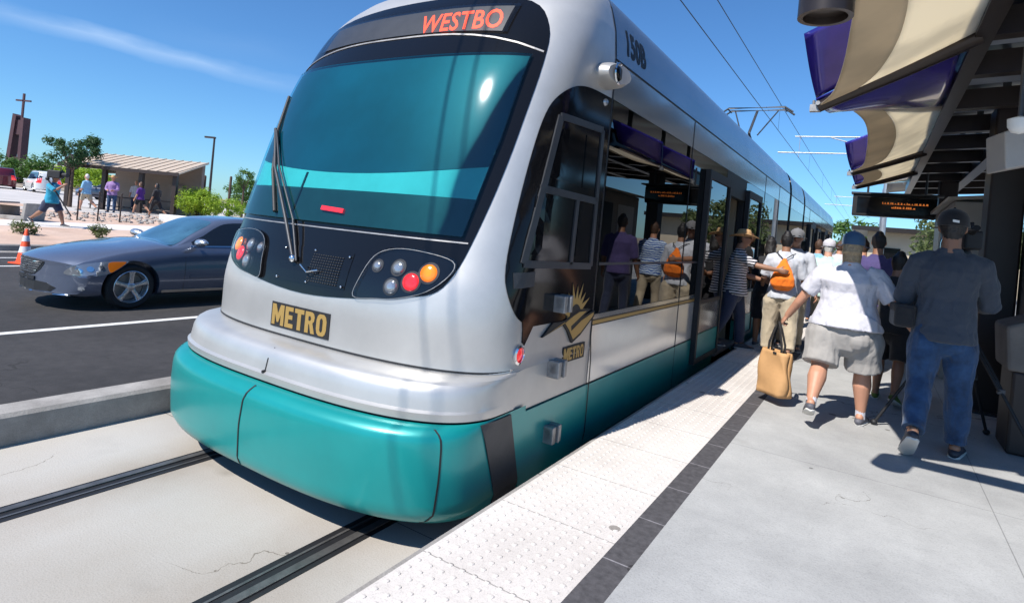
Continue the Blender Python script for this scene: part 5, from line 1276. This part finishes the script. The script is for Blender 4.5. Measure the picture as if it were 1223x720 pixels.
person('woman in short black dress standing at the open tram door with her back turned', (-1.30, 9.05, PZ), 10, 1.58, legs=((0, 0, 1), (-3, 4, 1)), arms=((5, 6, 30), (5, 6, 30)), skin='skin_b', hair='hair_black', hairlen=.8, shirt='black_cloth', sleeve=.4, pants='black_cloth', skirt=True, shoes='shoe_grey', fat=.95, vox=.012, group=PL)
person('person in mint shirt and pale sun hat walking away beyond the woman in white', (-.62, 10.1, PZ), 5, 1.66, legs=((12, 8, 2), (-12, 18, 2)), arms=((5, 10, 20), (5, 10, 20)), skin='skin_c', hair='hair_white', shirt='mint', sleeve=.45, pants='khaki', plen=1.95, hat='cap', hatm='tee_white', fat=1.15, vox=.013, group=PL)
person('man in dull purple shirt with dark hair beyond the boy in black', (.02, 8.75, PZ), 8, 1.76, legs=((10, 8, 2), (-10, 15, 2)), arms=((5, 10, 20), (5, 10, 20)), skin='skin_b', hair='hair_black', shirt='purple_dull', sleeve=.5, pants='navy', plen=1.95, fat=1.15, vox=.012, group=PL)
person('balding man in blue patterned shirt between the blue cap and the purple shirt', (-.16, 9.8, PZ), 0, 1.70, legs=((10, 8, 2), (-10, 15, 2)), arms=((5, 10, 20), (5, 10, 20)), skin='skin_a', hair='hair_brown', shirt='plaid', sleeve=.5, pants='khaki', plen=1.95, fat=1.15, vox=.013, group=PL)
person('person in pale blue shirt near the far tram doors', (-1.0, 13.2, PZ), 20, 1.70, legs=((10, 8, 2), (-10, 15, 2)), skin='skin_a', hair='hair_brown', shirt='sky_cloth', pants='navy', plen=1.95, vox=.016, group=PL)
person('person in black shirt waiting at the far tram doors', (-1.25, 11.8, PZ), -60, 1.72, legs=((3, 3, 2), (-3, 5, 2)), skin='skin_b', hair='hair_black', shirt='black_cloth', pants='khaki', plen=.95, vox=.016, group=PL)
person('person in white shirt farthest along the crowded platform', (-.7, 15.0, PZ), 0, 1.74, legs=((10, 8, 2), (-10, 15, 2)), skin='skin_a', hair='hair_brown', shirt='tee_white', pants='jeans', plen=1.95, vox=.018, group=PL)
# people across the road
PR = 'people on the far side of the road'
WK = person('man in turquoise shirt and dark shorts striding along the far sidewalk with a camera', (-23.25, 8.15, .355), 58, 1.80, legs=((30, 12, 2), (-26, 26, 2)), arms=((-25, 14, 10), (60, 10, 75)), lean=3, skin='skin_b', hair='hair_black', shirt='turq', sleeve=.48, pants='navy', plen=.95, pbulk=1.1, shoes='shoe_dark', fat=1.25, hip=1.1, vox=.016, feetdir=(0, 35), group=PR)
th = R(-TH) if False else R(TH)
u3 = Vector((math.cos(th), math.sin(th), 0))
c = WK['world'](WK['hh'](.04, .03, .05))
t = empty('shoulder_camera', c, R(TH)-R(90), 'black shoulder mounted video camera hiding the head of the man in turquoise', 'video camera')
MB().b2((-.10, -.22, -.10), (.12, .22, .16)).build('camera_body', M['black'], t, bevel=.03); MB().lathe([(0, .2), (.06, .2), (.08, .4), (0, .4)], (.02, 0, .03), 'Y', 14).build('lens', M['black'], t, 40); MB().tube([(0, -.15, .15), (0, -.1, .25), (0, .15, .25), (0, .2, .15)], .02).build('handle', M['black'], t, 50)
c = WK['world'](WK['tor'](.10, .06, .25))
t = empty('folded_tripod', c, 0, 'folded black tripod carried aslant by the man in turquoise', 'tripod')
d_ = (u3*.75+Vector((0, 0, -1))*.98).normalized()
for o_ in (-.03, 0, .03): MB().tube([-d_*.25+Vector((o_, 0, 0)), d_*1.15+Vector((o_*.6, 0, 0))], .017).build('leg', M['black'], t, 50)
MB().ball(-d_*.3, .06, 10, 6).build('tripod_head', M['black'], t, 50)
person('white haired man in pale blue shirt and shorts walking behind the planting bed', (-31.2, 12.25, .63), -120, 1.72, legs=((18, 12, 2), (-20, 25, 2)), skin='skin_a', hair='hair_white', shirt='sky_cloth', pants='khaki', plen=.95, vox=.02, shoes='shoe_dark', feetdir=(0, 30), fat=1.15, group=PR)
person('man in mauve shirt, jeans and straw hat standing with folded hands by the shelter', (-31.3, 13.35, .63), 130, 1.78, legs=((2, 2, 3), (-2, 2, 3)), arms=((15, 8, 70, -30), (15, 8, 70, -30)), skin='skin_a', hair='hair_brown', shirt='mauve', sleeve=.9, pants='jeans', plen=1.95, hat='wide', hatm='straw', vox=.02, fat=1.15, group=PR)
person('woman in purple top and black shorts walking left past the shelter post', (-31.25, 14.6, .63), -115, 1.64, legs=((24, 10, 2), (-22, 25, 2)), skin='skin_a', hair='hair_brown', hairlen=.8, shirt='purple', sleeve=.45, pants='black_cloth', plen=.9, vox=.02, shoes='shoe_dark', feetdir=(0, 30), group=PR)
person('dark clothed person walking left under the right end of the shelter', (-29.6, 14.55, .60), -115, 1.66, legs=((24, 10, 2), (-22, 25, 2)), skin='skin_b', hair='hair_black', hairlen=.6, shirt='black_cloth', pants='black_cloth', plen=1.5, vox=.02, feetdir=(0, 30), group=PR)
person('person in white top far back under the shelter', (-34.0, 15.6, .65), 120, 1.68, skin='skin_a', hair='hair_blond', shirt='tee_white', pants='navy', plen=1.95, vox=.025, group=PR)
# ------------------------------------------------------------------ across the road
M['cone'] = mat('orange cone plastic', (.90, .085, .015), .5, var=.08, scale=10)
M['cone_white'] = mat('white reflective band', (.75, .75, .78), .35)
t = empty('traffic_cone', (-15.35, 5.0, 0), R(20), 'orange traffic cone with two white bands at the edge of the road', 'traffic cone')
MB().b2((-.19, -.19, 0), (.19, .19, .03)).build('cone_base', M['cone'], t, bevel=.008)
MB().lathe([(.145, .03), (.135, .06), (.028, .73), (.02, .74), (0, .74)], (0, 0, 0), 'Z', 24).build('cone_body', M['cone'], t, 50)
rad = lambda z: .135+(.028-.135)*(z-.06)/.67
for a, b in ((.24, .37), (.48, .60)): MB().lathe([(rad(a)+.003, a), (rad(b)+.003, b)], (0, 0, 0), 'Z', 24).build('reflective_band', M['cone_white'], t, 50)
# shelter
M['tan_roof'] = mat('tan standing seam metal', (.62, .50, .38), .45, .2, var=.05); M['post'] = mat('dark brown post', (.030, .018, .015), .5); M['stucco'] = mat('tan stucco wall', (.26, .215, .18), .9, var=.08, scale=2, bump=.2, bscale=20)
t = empty('shelter', (-33.6, 14.5, .40), R(TH), 'open shelter with tan standing seam roof on dark brown posts across the road', 'shelter')
sx0, sx1 = -2.75, 3.45
MB().add([(sx0, -.5, 2.38), (sx1, -.5, 2.38), (sx1-.2, 2.6, 3.22), (sx0+.3, 2.6, 3.22), (sx0, -.5, 2.46), (sx1, -.5, 2.46), (sx1-.2, 2.6, 3.30), (sx0+.3, 2.6, 3.30)], [(0, 3, 2, 1), (4, 5, 6, 7), (0, 1, 5, 4), (1, 2, 6, 5), (2, 3, 7, 6), (3, 0, 4, 7)]).build('roof', M['tan_roof'], t)
rf_ = t.children[0]
for i in range(13):
    x = sx0+.15+i*(sx1-sx0-.3)/12; MB().bar((x, -.5, 2.47), (x*.97+.03, 2.6, 3.31), .035, .06).build('roof_seam', M['tan_roof'], rf_)
MB().b2((sx0, -.54, 2.30), (sx1, -.49, 2.47)).build('fascia', M['post'], t)
for x in (-2.4, -.55, 1.35, 3.1): MB().b2((x-.10, -.25, 0), (x+.10, -.05, 2.42)).build('post', M['post'], t)
MB().b2((-1.6, 2.1, 0), (3.2, 2.35, 3.1)).build('back_wall', M['stucco'], t)
MB().b2((1.5, 1.9, .6), (2.3, 2.1, 1.9)).build('wall_panel', M['stucco'], t, bevel=.02)
for z in (.45, .95): MB().tube([(-1.6, .3, z), (3.0, .3, z)], .03).build('rail', M['post'], t, 50)
for x in (-1.5, 0, 1.5, 2.9): MB().tube([(x, .3, 0), (x, .3, .95)], .03).build('rail_post', M['post'], t, 50)
# low wall, planter, rocks, bollards
t = empty('low_wall', (-27.6, 14.3, .45), R(TH), 'low white concrete wall beside the lime green bush', 'wall')
MB().b2((-.5, -.2, 0), (3.6, .2, .36)).build('wall_body', M['white'], t, bevel=.02)
t = empty('concrete_planter', (-25.85, 8.2, .36), R(TH), 'square grey concrete planter on the far sidewalk behind the striding man', 'planter')
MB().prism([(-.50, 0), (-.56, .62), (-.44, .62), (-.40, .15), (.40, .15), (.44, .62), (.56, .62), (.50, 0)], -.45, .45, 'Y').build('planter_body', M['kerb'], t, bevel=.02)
MB().b2((-.46, -.42, .5), (.46, .42, .56)).build('soil', M['desert'], t)
random.seed(11)
M['rock'] = mat('river rock', (.36, .33, .30), .8, var=.4, scale=6)
mb = MB()
for i in range(300):
    x = random.uniform(-29.6, -26.3); y = 8.5+random.random()*9.5+(x+28)*-.3; r = random.uniform(.05, .11)
    mb.ball((x, y, terr(x)+r*.3), (r, r*random.uniform(.6, 1), r*.6), 6, 4)
tag(mb.build('rocks', M['rock'], None, 40), 'rounded river rocks scattered in the planting bed', 'rocks', None, 'stuff')
for i, (x, y) in enumerate(((-26.6, 10.2), (-26.6, 10.9), (-26.6, 11.7))):
    t = empty('slim_post', (x, y, terr(x)), 0, ['first', 'second', 'third'][i]+' slim dark post in the planting bed, counted from the striding man', 'post', 'slim posts in the planting bed')
    MB().tube([(0, 0, 0), (0, 0, 1.15)], .03).build('post_body', M['post'], t, 50); MB().ball((0, 0, 1.16), .045, 8, 5).build('post_cap', M['post'], t, 50)
# lamp post
t = empty('street_lamp', (-57.5, 33.2, 0.8), R(TH), 'tall thin dark street lamp with a short arm standing right of the shelter', 'street lamp')
MB().loft([(0, 0, 0), (.0, 0, 7.0)], [.13, .09], 10).build('pole', M['post'], t, 50); MB().b2((-.95, -.15, 6.95), (.08, .15, 7.12)).build('lamp_head', M['post'], t)
# tower with cross
M['tower'] = mat('dark rust tower cladding', (.075, .035, .045), .7, var=.2, scale=1)
t = empty('bell_tower', (-139.8, 42.9, .8), R(TH), 'slender dark church tower of two leaning slabs topped by a thin cross', 'tower')
MB().prism([(-1.7, 0), (-1.0, 0), (-.1, 13.0), (-.75, 13.4)], -.8, .8, 'Y').build('slab', M['tower'], t)
MB().prism([(.8, 0), (1.4, 0), (1.4, 12.8), (.85, 12.6)], -.8, .8, 'Y').build('slab', M['tower'], t)
MB().b2((-.4, -.5, 9.5), (.9, .5, 12.3)).build('cross_member', M['tower'], t); MB().b2((-.9, -.3, 5), (1.0, .3, 5.3)).build('cross_member', M['tower'], t); MB().b2((-1.3, -.3, 2.2), (1.0, .3, 2.5)).build('cross_member', M['tower'], t)
MB().b2((.25, -.15, 6), (.55, .15, 17.4)).build('cross_shaft', M['tower'], t); MB().b2((-1.0, -.15, 15.9), (1.8, .15, 16.2)).build('cross_bar', M['tower'], t)
# church roofs
M['dark_roof'] = mat('dark roof', (.05, .035, .04), .7, var=.2, scale=1); M['pale_roof'] = mat('pale roof', (.52, .50, .46), .6)
t = empty('church_building', (-118, 42.5, .8), R(TH), 'low building with pale sloping roof and small dark gable right of the tower', 'building')
MB().b2((-6, 0, 0), (8, 8, 3.2)).build('wall', M['stucco'], t); MB().prism([(-6.5, 3.2), (9, 4.2), (9, 4.5), (-6.5, 4.0)], -1, 9, 'Y').build('roof', M['pale_roof'], t)
MB().prism([(-3.4, 4.2), (-1.2, 6.4), (1.2, 4.2)], 3, 8, 'Y').build('gable_roof', M['dark_roof'], t)
for x in (-4, -1, 2, 5): MB().b2((x-.6, -.05, 1.0), (x+.6, 0.02, 2.4)).build('window', M['black_gloss'], t)
t = empty('pale_building', (-150, 33, .8), R(TH), 'narrow dark building edge at the far left behind the bushes', 'building')
MB().b2((-9, 0, 0), (-3.2, 8, 7.6)).build('wall', M['tower'], t); MB().b2((-9.3, -.3, 7.6), (-2.9, 8.3, 7.9)).build('roof', M['dark_roof'], t)
MB().b2((-7, -.05, 3), (-6, .02, 5)).build('window', M['black_gloss'], t)
# cars in the lot
M['maroon'] = mat('maroon car paint', (.11, .008, .018), .3, .3, coat=1.0); M['white_paint'] = mat('white car paint', (.74, .74, .73), .3, coat=1.0); M['dark_paint'] = mat('dark blue car paint', (.02, .03, .06), .3, .2, coat=1)
c1 = make_car('parked_suv', 'white parked suv with dark side windows in the far car park', 'cars in the far car park', M['white_paint'], suv=True, full=False, loc=(-62.2, 21.0, .88), rz=R(TH-38))
c2 = make_car('parked_suv', 'maroon parked suv at the left edge of the far car park', 'cars in the far car park', M['maroon'], suv=True, full=False, loc=(-67.0, 19.75, .90), rz=R(TH-48))
c3 = make_car('parked_sedan', 'dark sedan parked behind the shelter posts in the far car park', 'cars in the far car park', M['dark_paint'], full=False, loc=(-52.5, 22.2, .78), rz=R(TH))
# vegetation
def leafmat(n, c, c2=None):
    m = mat(n, c, .6, var=.35, scale=3, var2=c2); p = m.node_tree.nodes['Principled BSDF']; nt = m.node_tree
    t = nt.nodes.new('ShaderNodeBsdfTranslucent'); t.inputs[0].default_value = (*[min(1, x*1.3) for x in c], 1); mx = nt.nodes.new('ShaderNodeMixShader'); mx.inputs[0].default_value = .35
    nt.links.new(p.outputs[0], mx.inputs[1]); nt.links.new(t.outputs[0], mx.inputs[2]); nt.links.new(mx.outputs[0], nt.nodes['Material Output'].inputs[0]); return m
M['leaf_dark'] = leafmat('dark green leaves', (.030, .085, .022)); M['leaf_mid'] = leafmat('mid green leaves', (.07, .15, .022)); M['leaf_lime'] = leafmat('lime green leaves', (.30, .42, .03), (.13, .24, .015)); M['leaf_olive'] = leafmat('olive leaves', (.10, .13, .04))
M['bark'] = mat('bark', (.09, .06, .045), .9, var=.3, scale=15, bump=.5, bscale=20)
def plant(name, label, cat_, loc, h, spread, trunk, leaf, nl, ls, clumps, seed, group=None, droop=.2, clump_r=.35, bend=0):
    rnd = random.Random(seed); root = empty(name, loc, rnd.uniform(0, 6), label, cat_, group)
    tips = []; tb = MB()
    top = Vector((bend*h, 0, trunk))
    if trunk > .3: tb.loft([(0, 0, -.1), (bend*h*.3, 0, trunk*.5), top], [.035*h*.5+.03, .03*h*.5+.02, .02*h*.5+.015], 8)
    for i in range(clumps):
        a = rnd.uniform(0, 2*math.pi); r = spread*math.sqrt(rnd.random()); z = trunk+(h-trunk)*rnd.uniform(.12, 1)**.8*(1-.35*(r/spread)**2)
        tip = Vector((top.x+r*math.cos(a), r*math.sin(a), z)); tips.append(tip)
        if name != 'bush' or i % 3 == 0:
            m_ = top.lerp(tip, .5)+Vector((0, 0, -.1*(tip-top).length)); tb.loft([top-Vector((0, 0, .05)), m_, tip], [.016*h*.35+.008, .012*h*.3+.005, .006], 5)
    if tb.v: tb.build('trunk' if cat_ == 'tree' else 'stems', M['bark'], root, 50)
    lf = MB()
    for i in range(nl):
        c = tips[i % len(tips)]; cr = clump_r*(.6+.8*((i*7919) % len(tips))/len(tips))
        d = Vector((rnd.gauss(0, 1), rnd.gauss(0, 1), rnd.gauss(0, .7))); d = d.normalized()*cr*rnd.random()**.45; p = c+d
        if p.z < .02: p.z = .02
        n = (d.normalized()+Vector((rnd.uniform(-.8, .8), rnd.uniform(-.8, .8), rnd.uniform(-.2, 1)))).normalized(); u = n.orthogonal().normalized(); u = Matrix.Rotation(rnd.uniform(0, 6), 3, n) @ u; v = n.cross(u); s = ls*rnd.uniform(.6, 1.3)
        b = len(lf.v); lf.v += [tuple(p-u*s), tuple(p-v*s*.4), tuple(p+u*s), tuple(p+v*s*.4)]; lf.f.append((b, b+1, b+2, b+3))
    me = bpy.data.meshes.new('crown'); me.from_pydata(lf.v, [], lf.f); o = bpy.data.objects.new('crown' if cat_ == 'tree' else 'foliage', me); col.objects.link(o); me.materials.append(M[leaf]); o.parent = root
    return root
plant('tree', 'thin dark green tree standing behind the striding man, left of the shelter', 'tree', (-34.6, 12.9, .65), 4.0, 1.05, 1.9, 'leaf_dark', 3300, .08, 20, 3, clump_r=.34)
plant('bush', 'rounded lime green bush in front of the right end of the shelter', 'bush', (-30.4, 17.0, .62), 1.5, 1.05, .1, 'leaf_lime', 7000, .06, 60, 4, clump_r=.33)
plant('bush', 'dark olive bush with loose twigs right of the lime green bush', 'bush', (-37.5, 25.2, .7), 2.6, 2.2, .2, 'leaf_mid', 6000, .10, 50, 5, clump_r=.45)
plant('bush', 'small lime green bush low beside the nose of the tram', 'bush', (-33.0, 20.3, .65), 1.1, 1.1, .1, 'leaf_lime', 2600, .06, 30, 15, clump_r=.3)
plant('tree', 'sapling with a thin wispy top above the dark olive bush', 'tree', (-36.2, 23.2, .7), 3.5, .5, 1.8, 'leaf_mid', 700, .08, 10, 6, clump_r=.25)
plant('tree', 'thin tree with sparse twigs leaning out beside the tram nose', 'tree', (-36.0, 27.6, .7), 4.4, 1.1, 2.0, 'leaf_dark', 700, .09, 9, 7, clump_r=.28)
for i, (x, y, h, s, lf_, lab) in enumerate(((-88, 24, 3.8, 3.6, 'leaf_mid', 'yellow green bush at the far left behind the maroon suv'), (-84, 27.5, 3.4, 3.2, 'leaf_mid', 'wide green bush behind the white suv'), (-80, 31, 3.2, 3.0, 'leaf_lime', 'lime green bush behind the striding man, below the pale roof'), (-76, 36, 3.0, 3.0, 'leaf_mid', 'green bush far behind the left end of the shelter'))):
    plant('bush', lab, 'bush', (x, y, 1.0), h, s, .2, lf_, 4500, .17, 50, 20+i, group='bushes beyond the car park', clump_r=.75)
for i, (x, y) in enumerate(((-20.6, 6.6), (-20.2, 8.3), (-20.4, 10.9), (-19.6, 4.5), (-20.9, 13.2))):
    plant('shrub', ['small desert shrub right beside the traffic cone', 'small desert shrub below the feet of the striding man', 'small desert shrub just above the hood of the sedan', 'small desert shrub at the left edge of the gravel strip', 'small desert shrub above the windscreen of the sedan'][i], 'shrub', (x, y, terr(x)), .36, .30, .02, 'leaf_olive', 500, .045, 16, 30+i, group='desert shrubs in the gravel strip', clump_r=.14)
# saguaro-like poles (young cacti) in front of the shelter
for i, (x, y, h) in enumerate(((-33.0, 18.7, 2.3), (-36.8, 22.6, 2.6))):
    t = empty('bare_tree', (x, y, .65), 0, ['bare slim trunk at the right end of the shelter', 'bare slim trunk between the lime bush and the sapling'][i], 'tree')
    MB().loft([(0, 0, 0), (.02, 0, h)], [.10, .08], 10, caps='round').build('stem', M['bark'], t, 50)
# distant tree line at both horizons, hills far off
M['hill'] = mat('far hills', (.12, .12, .13), .9, var=.15, scale=.01)
random.seed(5)
mb = MB(); rows = [[], []]
for i in range(80):
    x = -2600+i*40; z = 20+28*abs(noise.noise(Vector((i*.13, 2.2, 0))))+10*noise.noise(Vector((i*.5, 1, 0))); rows[0].append((x, 2600-abs(x)*.2, 0)); rows[1].append((x, 2700-abs(x)*.2, z))
tag(mb.grid(rows).build('hills', M['hill'], None, 60), kind='structure')
# beyond the platform: station building, trees
t = empty('station_building', (1.9, 40, .2), 0, 'pale tan building with a flat overhanging roof at the far end of the platform', 'building')
M['tan_wall'] = mat('pale tan wall', (.50, .42, .31), .85, var=.08, scale=1)
MB().b2((-2.4, 0, 0), (8, 10, 3.2)).build('wall', M['tan_wall'], t); MB().b2((-3.2, -1, 3.2), (8.6, 10.5, 3.45)).build('roof', M['bronze'], t)
for x in (-1.2, 1.2, 3.6): MB().b2((x-.5, -.05, 1.0), (x+.5, .02, 2.3)).build('window', M['black_gloss'], t)
plant('tree', 'round green tree at the far end of the platform left of the tan building', 'tree', (-1.6, 62, .2), 5.0, 2.2, 1.4, 'leaf_mid', 2500, .22, 30, 50, clump_r=.7)
plant('tree', 'olive green tree just behind the hanging sign beside the tan building', 'tree', (3.6, 33, .2), 4.2, 2.0, 1.2, 'leaf_olive', 3000, .15, 30, 51, clump_r=.6)
